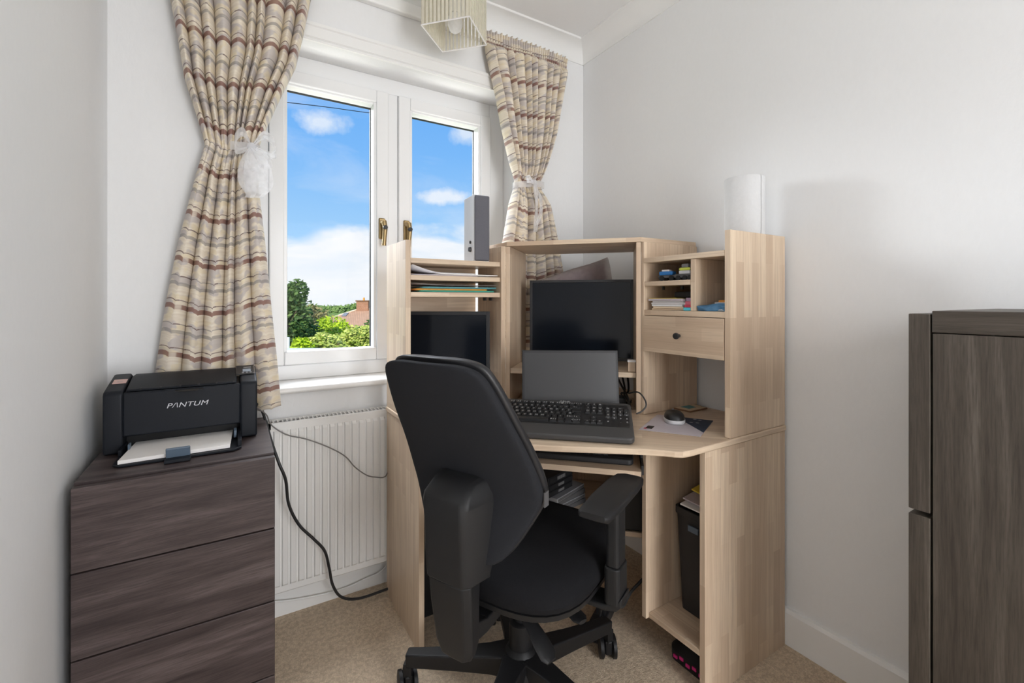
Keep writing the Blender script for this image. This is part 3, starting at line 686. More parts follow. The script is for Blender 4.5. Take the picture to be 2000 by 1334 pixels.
stk = slopebox(px0 + .008, px0 + .034, py0 + .052, py0 + .080, .0006, .0006).build('sticker', 'pink_sticker', pr, label='small pinkish sticker')
text('IIIIII\nIIIII', .009, 'grey_print', stk, (px0 + .021, py0 + .066, .8012), (1, 0, 0), (0, 1, .12), 'lettering')
text('P/\\NTUM', .0165, 'logo_silver', pr, ((px0 + px1) / 2 + .004, py0 + .0032, .7415), (1, 0, 0), (0, 0, 1), 'logo', stretch=1.25, spacing=1.05, shear=.25)
# tray
ty = 1.270
m2 = MB(); m2.prism([(fx0 - .002, py0 + .05), (fx0 - .002, ty + .015), (fx0 + .010, ty), (fx1 - .012, ty), (fx1 + .002, ty + .015), (fx1 + .002, py0 + .05)], pz + .001, pz + .006)
tray = m2.build('paper_tray', 'printer_black', pr, bevel=.0015)
MB().box(fx1 - .006, fx1 + .002, ty + .02, py0 + .04, pz + .006, pz + .020).box(fx0 - .002, fx0 + .004, ty + .07, py0 + .04, pz + .006, pz + .020).build('side_guide', 'printer_black', tray, bevel=.001)
MB().box(fx1 - .014, fx1 - .008, py0 - .03, py0 + .0, pz + .012, pz + .030).box(fx0 + .012, fx0 + .016, py0 - .02, py0 + .0, pz + .012, pz + .026).build('paper_guide', 'blue_grey', tray, bevel=.001)
clx = -.105
clip = MB().box(clx - .024, clx + .024, ty - .024, ty + .002, pz + .001, pz + .008).build('end_stop', 'printer_black', tray, bevel=.001)
MB().obox((clx, ty - .004, pz + .018), (.0225, 0, 0), (0, .0025, .001), (0, -.004, .012)).build('stop_flap', 'blue_grey', clip, bevel=.002)
mp = MB(); mp.prism([(fx0 + .018, py0 + .045), (fx0 + .008, ty + .006), (fx1 - .022, ty + .014), (fx1 - .016, py0 + .045)], pz + .0065, pz + .0145)
tag(mp.build('paper_stack', 'paper', bevel=.0005), 'stack of plain white paper lying in the printer tray', 'paper')

# ------------------------------------------------------------------ cables at the radiator
def cable(name, label, pts, r, mt, n=6, cat='cable'):
    return tag(MB().tube(smoothpts(pts, n), r, 8).build(name, mt, smooth=True), label, cat)
yy = ry - .014
pts = [(px1 - .004, py1 + .004, .70), (.075, 1.585, .665)] + [tuple(at(x, y, y=Y)) for x, y, Y in ((530, 862, 1.50), (545, 905, 1.47), (558, 938, 1.47), (564, 985, 1.48), (584, 1025, 1.49), (612, 1052, 1.495), (634, 1076, 1.50), (643, 1110, 1.51), (650, 1143, 1.515), (667, 1166, 1.52), (700, 1169, 1.53), (752, 1152, 1.535))]
pts += [(.56, 1.545, .02), (.70, 1.53, .012)]
pts = [Vector(p) for p in pts]
for p in pts: p.z = max(p.z, .006)
cable('power_cable', 'black power cable hanging from the printer down to the floor', pts, .0042, 'cable_black')
pts = [(px1 - .004, py1 + .002, .69), (.085, 1.56, .655)] + [tuple(at(x, y, y=Y)) for x, y, Y in ((530, 830, 1.535), (560, 849, 1.53), (600, 858, 1.53), (645, 875, 1.53), (675, 892, 1.53), (693, 912, 1.53), (716, 928, 1.53), (735, 932, 1.53), (752, 931, 1.53))] + [(.47, 1.552, .42), (.60, 1.552, .43)]
cable('usb_cable', 'thin grey cable running from the printer across the radiator', pts, .0020, 'cable_grey')
pts = [tuple(at(x, y, y=1.60)) for x, y in ((530, 1176), (570, 1172), (620, 1163), (670, 1150), (715, 1130), (752, 1108))] + [(.56, 1.60, .17)]
cable('aerial_cable', 'thin white cable sagging along the skirting under the radiator', pts, .0030, 'cable_white')

# ------------------------------------------------------------------ monitors and laptop
def frame_screen(name, label, cx, cy, z0, w, h, yaw, mt='screen_black', bez=.010, tilt=0, chin=.012, group=None):
    t = thing(name, label, 'monitor', (cx, cy, 0), yaw, group)       # local +Y points away from the viewer
    th = .018
    MB().box(-w / 2, w / 2, 0, th, z0, z0 + h).build('casing', 'black_plastic', t, bevel=.002, local=True)
    MB().box(-w / 2 + bez, w / 2 - bez, -.0008, .001, z0 + chin, z0 + h - bez).build('screen', mt, t, local=True)
    m2 = MB(); x0, x1 = -w / 2, w / 2
    m2.box(x0, x0 + bez, -.003, 0, z0, z0 + h).box(x1 - bez, x1, -.003, 0, z0, z0 + h).box(x0 + bez, x1 - bez, -.003, 0, z0, z0 + chin).box(x0 + bez, x1 - bez, -.003, 0, z0 + h - bez, z0 + h)
    m2.build('bezel', 'black_plastic', t, bevel=.001, local=True)
    return t
c_ = dg(-.1425, 1.645)
mon = frame_screen('monitor', 'larger black monitor standing on the corner bay shelf behind the laptop', *c_, .785, .368, .287, -PI / 4, bez=.009, group='black monitors on the desk')
MB().prism(rrect(.18, .12, .01, cx=0, cy=.03), .7655, .772).build('stand_base', 'black_plastic', mon, local=True)
MB().box(-.02, .02, .019, .035, .771, .9).build('stand_neck', 'black_plastic', mon, local=True)
yw = -math.atan2(.5227, .8525)
mon2 = frame_screen('monitor', 'smaller black monitor under the left shelves behind the chair', .622, 1.435, .665, .288, .296, yw - .02, bez=.012, group='black monitors on the desk')
MB().prism(rrect(.14, .07, .01, cx=0, cy=.015), DT + .0008, DT + .008).build('stand_base', 'black_plastic', mon2, local=True)
MB().box(-.018, .018, .019, .03, DT + .008, .8).build('stand_neck', 'black_plastic', mon2, local=True)
# laptop
lpos = at(1116, 800, z=DT + .006); ly = math.radians(-33)
lpos = Vector((.535 * 0 + at(1115, 700, d=1.375).x, at(1115, 700, d=1.375).y, 0))
lap = thing('laptop', 'open dark grey laptop behind the large keyboard', 'laptop', (lpos.x, lpos.y, DT), ly)
MB().prism(rrect(.295, .17, .008, cx=0, cy=-.085), .0008, .0145).build('base', 'black_plastic', lap, local=True)
tl = math.radians(9); ca, sa = math.cos(tl), math.sin(tl)
m2 = MB().obox((0, sa * .0985 + .004, .012 + ca * .0985), (.1475, 0, 0), (0, ca * .003, -sa * .003), (0, sa * .0985, ca * .0985)); lid = m2.build('screen_lid', 'black_plastic', lap, bevel=.002, local=True)
m2 = MB().obox((0, sa * .0995 + .0008, .012 + ca * .0995 + .0005), (.140, 0, 0), (0, ca * .0006, -sa * .0006), (0, sa * .089, ca * .089)); m2.build('screen', 'screen_matte', lid, local=True)
MB().cyl((-.12, .004, .012), (.12, .004, .012), .005, n=12).build('hinge', 'black_plastic', lap, local=True)

# keyboards -------------------------------------------------------
LET = {}
def glyph(ch_):
    if ch_ in LET: return LET[ch_]
    cu = bpy.data.curves.new('t', 'FONT'); cu.body = ch_; cu.size = 1; cu.resolution_u = 2; cu.align_x = 'CENTER'; cu.align_y = 'CENTER'
    tmp = bpy.data.objects.new('t', cu); C.objects.link(tmp)
    me0 = bpy.data.meshes.new_from_object(tmp.evaluated_get(bpy.context.evaluated_depsgraph_get()))
    LET[ch_] = ([v.co.copy() for v in me0.vertices], [tuple(p.vertices) for p in me0.polygons])
    bpy.data.objects.remove(tmp); bpy.data.curves.remove(cu); bpy.data.meshes.remove(me0); return LET[ch_]
def keyboard(name, label, origin, yaw, tilt, Lw, D, full=True, group=None):
    t = thing(name, label, 'keyboard', origin, yaw, group)
    t.rotation_euler = (tilt, 0, yaw)
    XF[t.name] = Matrix.Translation(Vector(origin) * S) @ Matrix.Rotation(yaw, 4, 'Z') @ Matrix.Rotation(tilt, 4, 'X')
    H = .016
    MB().prism(rrect(Lw, D, .016, 5, cx=0, cy=D / 2), 0, H).build('body', 'keyboard_grey' if full else 'black_plastic', t, bevel=.004, seg=3, local=True, smooth=True)
    rest = .30 if full else .12
    ky0, ky1 = D * rest, D * .90
    wl = MB().prism(rrect(Lw * .955, ky1 - ky0 + .008, .004, 3, cx=0, cy=(ky0 + ky1) / 2), H - .001, H + .0008).build('key_well', 'key_black', t, local=True)
    rows = ['`1234567890-=', 'QWERTYUIOP[]', 'ASDFGHJKL;\'#', '\\ZXCVBNM,./', '', '']
    kw = Lw * .955; unit = kw / 23.2; rh = (ky1 - ky0) / 6.3; leg = MB(); cnt = 0
    km = {}
    def key(x, y, w, label_='', h=1):
        nonlocal cnt
        hgt = rh * .86
        if cnt < 99:
            ck = round(w, 5)
            if ck not in km:
                m2 = MB(); a, b = w / 2 - .0008, hgt / 2
                m2.loft([[(-a, -b, 0), (a, -b, 0), (a, b, 0), (-a, b, 0)], [(-a + .0018, -b + .0018, .0055), (a - .0018, -b + .0018, .0055), (a - .0018, b - .0012, .0055), (-a + .0018, b - .0012, .0055)]])
                o = m2.build('key', 'key_black', t, local=True); km[ck] = o
                o.location = Vector((x, y, H + .0009)) * S
            else:
                o = km[ck].copy(); C.objects.link(o); o.location = Vector((x, y, H + .0009)) * S
            cnt += 1
        for i, c0 in enumerate(label_):
            gv, gf = glyph(c0); sz = rh * (.5 if full else .4); b = len(leg.v)
            ox = (i - (len(label_) - 1) / 2) * sz * .62
            leg.v += [Vector((x + ox + v.x * sz, y + v.y * sz, H + .0009 + .0058)) for v in gv]; leg.f += [tuple(k + b for k in f) for f in gf]
    X0 = -kw / 2 + unit * .35
    top_y = ky1 - rh * .5
    for k in range(13):
        key(X0 + (k * 1.17 + .5) * unit, top_y, unit * .95, 'Esc' if k == 0 else 'F%d' % k)
    for r in range(4):
        y = top_y - rh * (r + 1.15); x = X0
        if r == 0: ws = [1] * 13 + [2.1]; ls = list(rows[0]) + ['<-']
        elif r == 1: ws = [1.5] + [1] * 12 + [1.6]; ls = ['Tab'] + list(rows[1]) + ['']
        elif r == 2: ws = [1.8] + [1] * 12 + [1.3]; ls = ['Caps'] + list(rows[2]) + ['']
        else: ws = [1.3] + [1] * 11 + [2.8]; ls = ['^'] + list(rows[3]) + ['Shift']
        for w, l in zip(ws, ls): key(x + w * unit / 2, y, w * unit, l); x += w * unit
    y = top_y - rh * 5.15; x = X0
    for w, l in ((1.4, 'Ctrl'), (1.2, ''), (1.3, 'Alt'), (6.2, ''), (1.3, 'Alt'), (1.2, ''), (1.2, ''), (1.3, 'Ctrl')): key(x + w * unit / 2, y, w * unit, l); x += w * unit
    bx = X0 + 15.7 * unit
    for c0 in range(3):
        key(bx + (c0 + .5) * unit, top_y, unit * .95, 'PSB'[c0])
        for r in range(2): key(bx + (c0 + .5) * unit, top_y - rh * (1.15 + r), unit, ('IHU', 'DED')[r][c0])
        key(bx + (c0 + .5) * unit, top_y - rh * 5.15, unit, '<v>'[c0])
    key(bx + 1.5 * unit, top_y - rh * 4.15, unit, '^')
    nx = bx + 3.3 * unit
    for r in range(5):
        for c0 in range(4):
            l = ['N/*-', '789+', '456+', '123E', '0 .E'][r][c0].strip(); key(nx + (c0 + .5) * unit, top_y - rh * (1.15 + r), unit * .97, l)
    leg.build('key_lettering', 'white_print' if full else 'grey_print', t, local=True)
    return t
kb = keyboard('keyboard', 'large dark grey keyboard with palm rest on the worktop', (.704, .943, DT + .001), math.radians(-43), math.radians(12.5), .405, .205, True, 'keyboards at the desk')
text('ASUS', .011, 'white_print', kb, (.012, .197, .0165), (1, 0, 0), (0, 1, 0), 'logo', local=True, stretch=1.2)
MB().box(-.010, .010, .183, .188, .0155, .0172).build('sticker', 'white_print', kb, local=True, label='small bright label')
MB().box(-.15, -.13, .185, .195, -.030, 0).box(.13, .15, .185, .195, -.030, 0).build('foot', 'black_plastic', kb, local=True)
kb2p = dg(-.138, 1.238)
keyboard('keyboard', 'black keyboard lying on the pull-out tray below the worktop', (*kb2p, .5627), -PI / 4, 0, .34, .13, False, 'keyboards at the desk')

# mouse, leaflet, coaster
pl = [at(x, y, z=DT + .001) for x, y in ((1284, 810), (1393, 822), (1368, 853), (1248, 839))]
lf = thing('leaflet', 'pale leaflet with a navy corner lying under the mouse', 'leaflet', (*((pl[0] + pl[2]) / 2).xy, DT))
MB().prism([tuple(p.xy) for p in pl], DT + .0006, DT + .0016).build('sheet', 'c_lilac', lf)
mid = pl[2] + (pl[3] - pl[2]) * .02; m_t = pl[0] + (pl[1] - pl[0]) * .33; m_b = pl[1] + (pl[2] - pl[1]) * .78
MB().prism([tuple(m_t.xy), tuple(pl[1].xy), tuple(m_b.xy)], DT + .0016, DT + .0020).build('navy_corner', 'navy' if 'navy' in MATS else 'c_navy', lf, label='navy corner with faint print')
for k, (x, y) in enumerate(((1357, 819), (1367, 821), (1350, 825), (1362, 826))):
    q = at(x, y, z=DT + .002); MB().cyl((q.x, q.y, DT + .0020), (q.x, q.y, DT + .0023), .005, .005, 12).build('printed_icon', 'c_grey', lf)
e0 = (pl[2] - pl[3]).normalized(); e1 = (pl[0] - pl[3]).normalized()
q = pl[3] + e0 * .02 + e1 * .035
MB().obox((q.x, q.y, DT + .0018), tuple(e0 * .009), tuple(e1 * .016), (0, 0, .0002)).build('printed_mark', 'c_black', lf)
q = pl[3] + e0 * .012 + e1 * .02
MB().obox((q.x, q.y, DT + .0018), tuple(e0 * .004), tuple(e1 * .006), (0, 0, .0002)).build('printed_mark', 'c_red', lf)
mp_ = at(1318, 828, z=DT + .002)
mo = thing('computer_mouse', 'black mouse with a silver rim on the leaflet', 'mouse', (mp_.x + .020, mp_.y + .018, DT + .0022), math.radians(-42))
def mouse_rings(zs):
    out = []
    for z, k, dy in zs: out.append([(.030 * k * math.copysign(abs(math.cos(a)) ** .8, math.cos(a)), dy + .045 * k * math.sin(a), z) for a in [2 * PI * i / 28 for i in range(28)]])
    return out
MB().loft(mouse_rings([(0, .92, 0), (.004, 1, 0), (.009, 1.0, 0), (.012, .97, 0)])).build('lower_shell', 'silver_plastic', mo, local=True, smooth=True)
MB().loft(mouse_rings([(.012, .955, 0), (.018, .93, .0), (.024, .84, -.001), (.029, .66, -.002), (.032, .40, -.003), (.033, .1, -.003)])).build('upper_shell', 'key_black', mo, local=True, smooth=True)
MB().cyl((-.002, .026, .027), (.002, .026, .027), .0055, .0055, 14).build('scroll_wheel', 'c_grey', mo, local=True)
pc = [at(x, y, z=DT + .002) for x, y in ((1307, 796), (1350, 788), (1382, 798), (1348, 805))]
co = thing('coaster', 'square picture coaster at the back of the worktop nook', 'coaster', (*((pc[0] + pc[2]) / 2).xy, DT))
MB().prism([tuple(p.xy) for p in pc], DT + .0006, DT + .0045).build('board', 'c_brown', co, bevel=.001)
cc_ = (pc[0] + pc[2]) / 2; ins = [cc_ + (p - cc_) * .9 for p in pc]; ins2 = [cc_ + (p - cc_) * .42 for p in pc]
MB().prism([tuple(p.xy) for p in ins], DT + .0045, DT + .0051).build('picture', 'c_tan', co)
MB().prism([tuple(p.xy) for p in ins2], DT + .0051, DT + .0054).build('picture_motif', 'c_teal', co)
# black adaptor bundle behind the laptop
for k in range(3):
    pts = [dg(-.02 + .02 * k, 1.62 + .03 * k), dg(.0 + .012 * k, 1.60), dg(.02 - .01 * k, 1.56 + .02 * k), dg(.03, 1.53 + .02 * k)]
    zs = (.748 - .002, .71 - .01 * k, .68, .645 + .004 * k)
    cable('monitor_cable', ['black monitor cable looping nearest the right upright behind the laptop', 'middle black monitor cable hanging behind the laptop', 'rearmost black monitor cable hanging behind the laptop'][k], [(*p, z) for p, z in zip(pts, zs)], .0034, 'cable_black')
lpz = [(1228, 768, 1.37), (1246, 766, 1.33), (1258, 778, 1.31), (1262, 792, 1.30), (1254, 803, 1.295), (1243, 808, 1.29)]
cable('keyboard_cable', 'thin black cable loop beside the right end of the keyboard', [at(x, y, d=d) for x, y, d in lpz], .0022, 'cable_black')
ad = thing('power_adaptor', 'black power adaptor lying behind the laptop under the monitor shelf', 'adaptor', (*dg(-.03, 1.60), DT), -PI / 4)
MB().box(-.07, .05, -.02, .03, .0008, .032).build('case', 'black_plastic', ad, bevel=.005, local=True, smooth=True)
MB().tube([(.05, .005, .012), (.062, .01, .012), (.064, .05, .01)], .003, 8).build('lead', 'cable_black', ad, local=True)
sb = at(1240, 712, z=.766)
q = dg(.0335, 1.545)
bx_ = thing('small_box', 'small pale wooden box at the right end of the monitor shelf', 'box', (q[0], q[1], .7655), -PI / 4)
MB().box(-.011, .011, -.011, .011, .0005, .032).build('box_body', 'birch', bx_, grain=(0, 0, 1), local=True)
MB().box(-.013, .0125, -.013, .013, .032, .038).build('lid', 'c_light', bx_, local=True)

# ------------------------------------------------------------------ things on the shelves
# speaker
sp = at(930, 505, y=1.43)
spk = thing('speaker', 'tall slim grey computer speaker on the left hutch shelf by the window', 'speaker', (.735, 1.44, 1.1305), yw + .45)
MB().box(-.029, .029, -.048, .048, 0, .232).build('case', 'speaker_case', spk, bevel=.003, local=True)
MB().box(-.027, .027, -.058, -.0485, .004, .228).build('front_grille', 'speaker_cloth', spk, bevel=.006, seg=3, local=True, smooth=True)
MB().cyl((-.029, -.02, .045), (-.036, -.02, .045), .009, .008, 16).cyl((-.029, -.02, .07), (-.033, -.02, .07), .005, .005, 12).build('knob', 'black_plastic', spk, local=True)
MB().prism(rrect(.07, .075, .02, cx=0, cy=0), -.0002, .004).build('foot', 'speaker_case', spk, local=True)
# curled sheets and plastic wallets
def sheet(name, label, x0, x1, y0, y1, z, mt, curl=0, cat='paper', group=None, th=.0012, rz=0, curl2=0):
    rows = []
    for j in range(13):
        f = j / 12; rows.append([(x0 + (x1 - x0) * f, y0 + (y1 - y0) * g, z + curl * max(0, 1 - f * 2.4) ** 1.5 * (1 - g * .6) + curl2 * max(0, f - .6) ** 2) for g in (0, .5, 1)])
    o = MB().loft(rows, cap=False, closed=False).build(name, mt, smooth=True)
    so = o.modifiers.new('solid', 'SOLIDIFY'); so.thickness = th * S; so.offset = 1
    c0 = o.location.copy(); o.rotation_euler = (0, 0, rz)
    return tag(o, label, cat, group)
zz = 1.0778; G1 = 'papers on the upper left shelf'
sheet('paper_sheet', 'lowest white paper sheet on the upper left hutch shelf', .475, .765, 1.375, 1.52, zz, 'paper_white', 0, group=G1, th=.003)
sheet('paper_sheet', 'grey sheet second from the bottom on the upper left hutch shelf', .470, .70, 1.362, 1.51, zz + .0035, 'c_lilac', 0, group=G1, th=.003)
sheet('paper_sheet', 'white sheet lying right on the upper left shelf pile', .56, .775, 1.358, 1.50, zz + .0070, 'paper', .001, group=G1, th=.003)
sheet('paper_sheet', 'top white sheet with a curled up left corner on the upper left shelf', .476, .70, 1.368, 1.50, zz + .0106, 'paper_white', .0235, group=G1, th=.0012)
zz = 1.0253; G2 = 'magazines on the lower left shelf'
for k, (nm, cl_, x0, x1, y0) in enumerate((('bottom', 'c_magenta', .480, .72, 1.372), ('second', 'c_green', .500, .765, 1.365), ('third', 'c_orange', .49, .74, 1.37), ('fourth', 'c_teal', .51, .77, 1.36))):
    sheet('magazine', 'magazine with a %s cover, %s in the lower left shelf pile' % ({'c_magenta': 'pink', 'c_green': 'green', 'c_orange': 'orange', 'c_teal': 'teal'}[cl_], nm), x0, x1, y0, 1.51, zz + k * .0057, cl_, .0, 'magazine', G2, .0052)
sheet('plastic_wallet', 'clear crinkled plastic wallet on top of the shelf magazines', .478, .77, 1.358, 1.52, zz + .0235, 'plastic_film', .004, 'wallet', None, .001, curl2=.01)
# rolled plastic in the corner bay
a_, b_ = at(1050, 556, d=1.75), at(1190, 538, d=1.81)
rl_ = thing('rolled_poster', 'tapered roll of cloudy plastic film lying behind the large monitor', 'roll', (*dg(-.17, 1.76), .93))
ax = (b_ - a_).normalized(); sd = Vector((.55, .83, 0)); up = ax.cross(sd).normalized() * -1
if up.z < 0: up = -up
rings = []
for k in range(9):
    f = k / 8; p = a_ + (b_ - a_) * f; r_ = .014 + .058 * f
    rings.append([p + (sd * math.cos(t_) * .7 + up * math.sin(t_)) * r_ * (1 + .04 * math.sin(3 * t_ + k)) for t_ in [2 * PI * i / 24 for i in range(24)]])
MB().loft(rings, cap=False).build('film', 'plastic_film', rl_, smooth=True)
rings = [[p for p in [a_ + (b_ - a_) * f + (sd * math.cos(t_) * .6 + up * math.sin(t_)) * (.009 + .042 * f) for t_ in [2 * PI * i / 20 for i in range(20)]]] for f in (.25, .5, .75, .93)]
MB().loft(rings).build('inner_paper', 'c_mauve', rl_, smooth=True)
MB().tube([a_ + ax * -.03, a_ + ax * .02, a_ + ax * .045], [.004, .017, .011], 12).build('twisted_end', 'organza', rl_, smooth=True)
# toys
ty_ = at(1318, 538, x=1.17)
tc1 = thing('toy_vehicle', 'small blue and grey toy vehicle on the right hutch shelf', 'toy', (1.135, .935, 1.0585), math.radians(-80))
MB().box(-.028, .028, -.012, .012, .008, .017).build('chassis', 'c_darkgrey', tc1, local=True, bevel=.001)
MB().box(-.026, .018, -.013, .013, .017, .029).build('body', 'c_blue', tc1, local=True, bevel=.003)
MB().box(-.018, .006, -.010, .010, .029, .034).build('roof', 'c_light', tc1, local=True, bevel=.001)
for sx in (-.016, .016):
    for sy in (-1, 1): MB().cyl((sx, sy * .009, .008), (sx, sy * .015, .008), .008, .008, 16).build('wheel', 'c_black', tc1, local=True)
tc2 = thing('toy_vehicle', 'yellow and silver toy truck beside the shelf divider', 'toy', (1.135, .872, 1.0585), math.radians(-85))
MB().box(-.030, .030, -.013, .013, .007, .018).build('chassis', 'c_darkgrey', tc2, local=True, bevel=.001)
MB().box(-.016, .020, -.014, .014, .018, .028).build('load_bed', 'silver_plastic', tc2, local=True, bevel=.002)
MB().box(-.018, .020, -.012, .012, .028, .037).build('tank', 'c_lime', tc2, local=True, bevel=.004)
MB().box(-.010, .012, -.010, .010, .037, .048).build('cab', 'c_grey', tc2, local=True, bevel=.002)
MB().box(.016, .029, -.010, .010, .018, .045).build('tail', 'c_black', tc2, local=True, bevel=.002)
for sx in (-.018, .004, .020):
    for sy in (-1, 1): MB().cyl((sx, sy * .010, .007), (sx, sy * .016, .007), .007, .007, 16).build('wheel', 'c_black', tc2, local=True)
wb = MB().box(1.118, 1.16, .8375, .8435, 1.0585, 1.095).build('note_card', 'paper_white'); tag(wb, 'white card standing against the shelf divider behind the toy truck', 'card')
# stack of notebooks in the right shelf
zb = .9695
bks = [('c_cream', .005, .865, .99, 'cream notebook at the bottom of the right shelf stack'), ('c_cream', .006, .87, .982, 'cream and tan notebook second from the bottom of the right shelf stack'),
       ('paper_white', .0055, .872, .985, 'white exercise book third from the bottom of the right shelf stack'), ('c_light', .006, .862, .988, 'pale grey exercise book in the middle of the right shelf stack'),
       ('paper_white', .005, .87, .984, 'white exercise book third from the top of the right shelf stack'), ('c_lilac', .007, .868, .992, 'lilac notebook second from the top of the right shelf stack'), ('c_yellow', .0022, .895, 1.0, 'yellow note pad on top of the right shelf stack')]
z = zb + .0003
for k, (mt_, th, y0, y1, lb) in enumerate(bks):
    xx = 1.115 + random.uniform(-.006, .008)
    o = MB().box(xx, 1.30, y0, y1, z, z + th - .0004).build('notebook', mt_, bevel=.0006); tag(o, lb, 'notebook', 'stacked notebooks on the right shelf'); z += th
for k, (mt_, th, lb) in enumerate((('c_cyan', .009, 'turquoise notepad at the foot of the shelf divider'), ('c_red', .008, 'crimson notebook lying on the turquoise notepad'), ('c_pink', .010, 'dusky pink notebook lying on the crimson notebook'), ('c_mauve', .010, 'mauve notebook at the top of the pile by the divider'))):
    z0 = zb + .0003 + sum((.009, .008, .010, .010)[:k]); o = MB().box(1.108 + .004 * k, 1.25, .8372, .8610, z0, z0 + th - .0004).build('notebook', mt_, bevel=.0006)
    tag(o, lb, 'notebook', 'stacked notebooks on the right shelf')
o = MB().box(1.14, 1.27, .845, .92, z + .0005, z + .0185).build('pencil_case', 'c_black', bevel=.004, seg=3, smooth=True); tag(o, 'black studded case on top of the shelf notebooks', 'case')
# blue pouch
bp = thing('plastic_folder', 'blue plastic folder with papers in the right compartment', 'folder', (1.17, .775, .9695))
m2 = MB(); rows = []
for j in range(15):
    f = j / 14; y = .733 + f * .083
    rows.append([(1.112 + .004 * math.sin(9 * f), y, .970), (1.106 + .003 * math.sin(13 * f), y, .981 + .003 * math.sin(7 * f)), (1.13, y, .9885 + .003 * math.sin(5 * f)), (1.27, y, .988), (1.28, y, .970)])
m2.loft(rows, closed=True); m2.build('pouch', 'blue_film', bp, smooth=True)
MB().box(1.113, 1.26, .736, .80, .972, .976).build('papers', 'c_light', bp)
MB().box(1.15, 1.25, .748, .79, .9905, .9935).build('loose_card', 'c_light', bp)
o = MB().box(1.16, 1.20, .765, .785, .9938, .9995).build('eraser', 'c_orange', bevel=.001); tag(o, 'small orange eraser on the blue folder', 'eraser')
# paper towel
tw = thing('paper_towel_roll', 'white paper towel roll standing on the right hutch shelf', 'paper towel', (1.285, .787, 1.132))
MB().lathe([(.019, .0008), (.052, .0008), (.0535, .003), (.0535, .223), (.052, .225), (.019, .225)], (0, 0, 0), 48).build('roll', 'paper_towel', tw, local=True, smooth=True)
m2 = MB(); rows = []
for k in range(7):
    a = math.radians(-95 + k * 11); r_ = .0545 + (.004 if k == 6 else 0); rows.append([(r_ * math.cos(a) , r_ * math.sin(a), z_) for z_ in (.002, .11, .2245)])
m2.loft(rows, cap=False, closed=False); m2.build('loose_sheet', 'paper_towel', tw, local=True, smooth=True)

# ------------------------------------------------------------------ under the desk
def stackbook(label, c, w, d, z, h, mt_, rz, grp, cat='box', name='board_game_box', txt=None):
    t = thing(name, label, cat, (*c, z), rz, grp)
    MB().box(-w / 2, w / 2, -d / 2, d / 2, .0005, h - .0005).build('cover', mt_, t, local=True, bevel=.0015)
    MB().box(-w / 2 + .004, w / 2 - .004, -d / 2 - .0008, -d / 2 + .002, h * .2, h * .8).build('page_edge', 'c_darkgrey' if mt_ != 'c_black' else 'key_black', t, local=True)
    if txt: text(txt, h * .62, 'grey_print', t, (0, -d / 2 - .0012, h / 2), (1, 0, 0), (0, 0, 1), 'lettering', local=True)
    return t
G = 'books stacked on the low shelf'
base = at(1090, 985, z=.40); bc = at(1085, 990, d=1.50)
bc = Vector(dg(-.238, 1.555)); rzz = math.radians(10)
z = .3003
for k, (w, h, mt_, nm) in enumerate(((.17, .016, 'c_darkgrey', 'bottom'), (.168, .014, 'c_grey', 'second'), (.172, .016, 'c_darkgrey', 'third'), (.166, .014, 'c_grey', 'fourth'))):
    stackbook('%s grey binder book of the low shelf stack, %s from the shelf' % (('dark', 'mid')[k % 2], nm), bc + Vector((.012, 0)), w, .15, z, h, mt_, rzz + .05 * k, G, 'book', 'book'); z += h
for k, (w, h, nm, tx) in enumerate(((.135, .020, 'lowest', ''), (.138, .020, 'middle', ''), (.136, .026, 'topmost', ''))):
    stackbook('black book with pale spine lettering, %s of three under the tray' % nm, bc + Vector((-.02, .0)), w, .13, z, h, 'c_black', rzz + .12, G, 'book', 'book', None if k == 9 else 'IIIIIIIIIII'); z += h
pc_ = thing('computer_tower', 'black computer tower under the right side of the desk', 'computer', (*dg(.035, 1.50), .3003), math.radians(-45))
MB().box(-.055, .055, -.075, .16, .001, .235).build('case', 'black_plastic', pc_, local=True, bevel=.003)
MB().box(-.052, .052, -.081, -.0752, .006, .23).build('front_panel', 'base_black', pc_, local=True, bevel=.002)
MB().cyl((.03, -.081, .2), (.03, -.084, .2), .006, .006, 12).build('power_button', 'chrome', pc_, local=True)
ps = thing('power_strip', 'black power strip on the carpet behind the chair wheels', 'power strip', (.98, 1.06, 0), math.radians(30))
MB().box(-.10, .10, -.022, .022, .001, .035).build('body', 'black_plastic', ps, local=True, bevel=.003)
for k in range(3): MB().box(-.08 + k * .06, -.045 + k * .06, -.015, .015, .035, .05).build('plug', 'base_black', ps, local=True, bevel=.002)
cable('computer_cable', 'black cable drooping below the computer tower', [(*dg(.08, 1.50), .31), (*dg(.10, 1.43), .22), (1.0, .96, .14), (.955, .955, .115), (.93, .985, .15), (.94, 1.03, .05)], .0045, 'cable_black')
bg_ = thing('fabric_bag', 'black storage box behind the chair at the left end panel', 'box', (.60, 1.44, 0))
MB().box(.475, .66, 1.36, 1.53, .001, .30).build('box_body', 'base_black', bg_, bevel=.006)
MB().box(.472, .663, 1.357, 1.533, .300, .325).build('lid', 'black_plastic', bg_, bevel=.003)
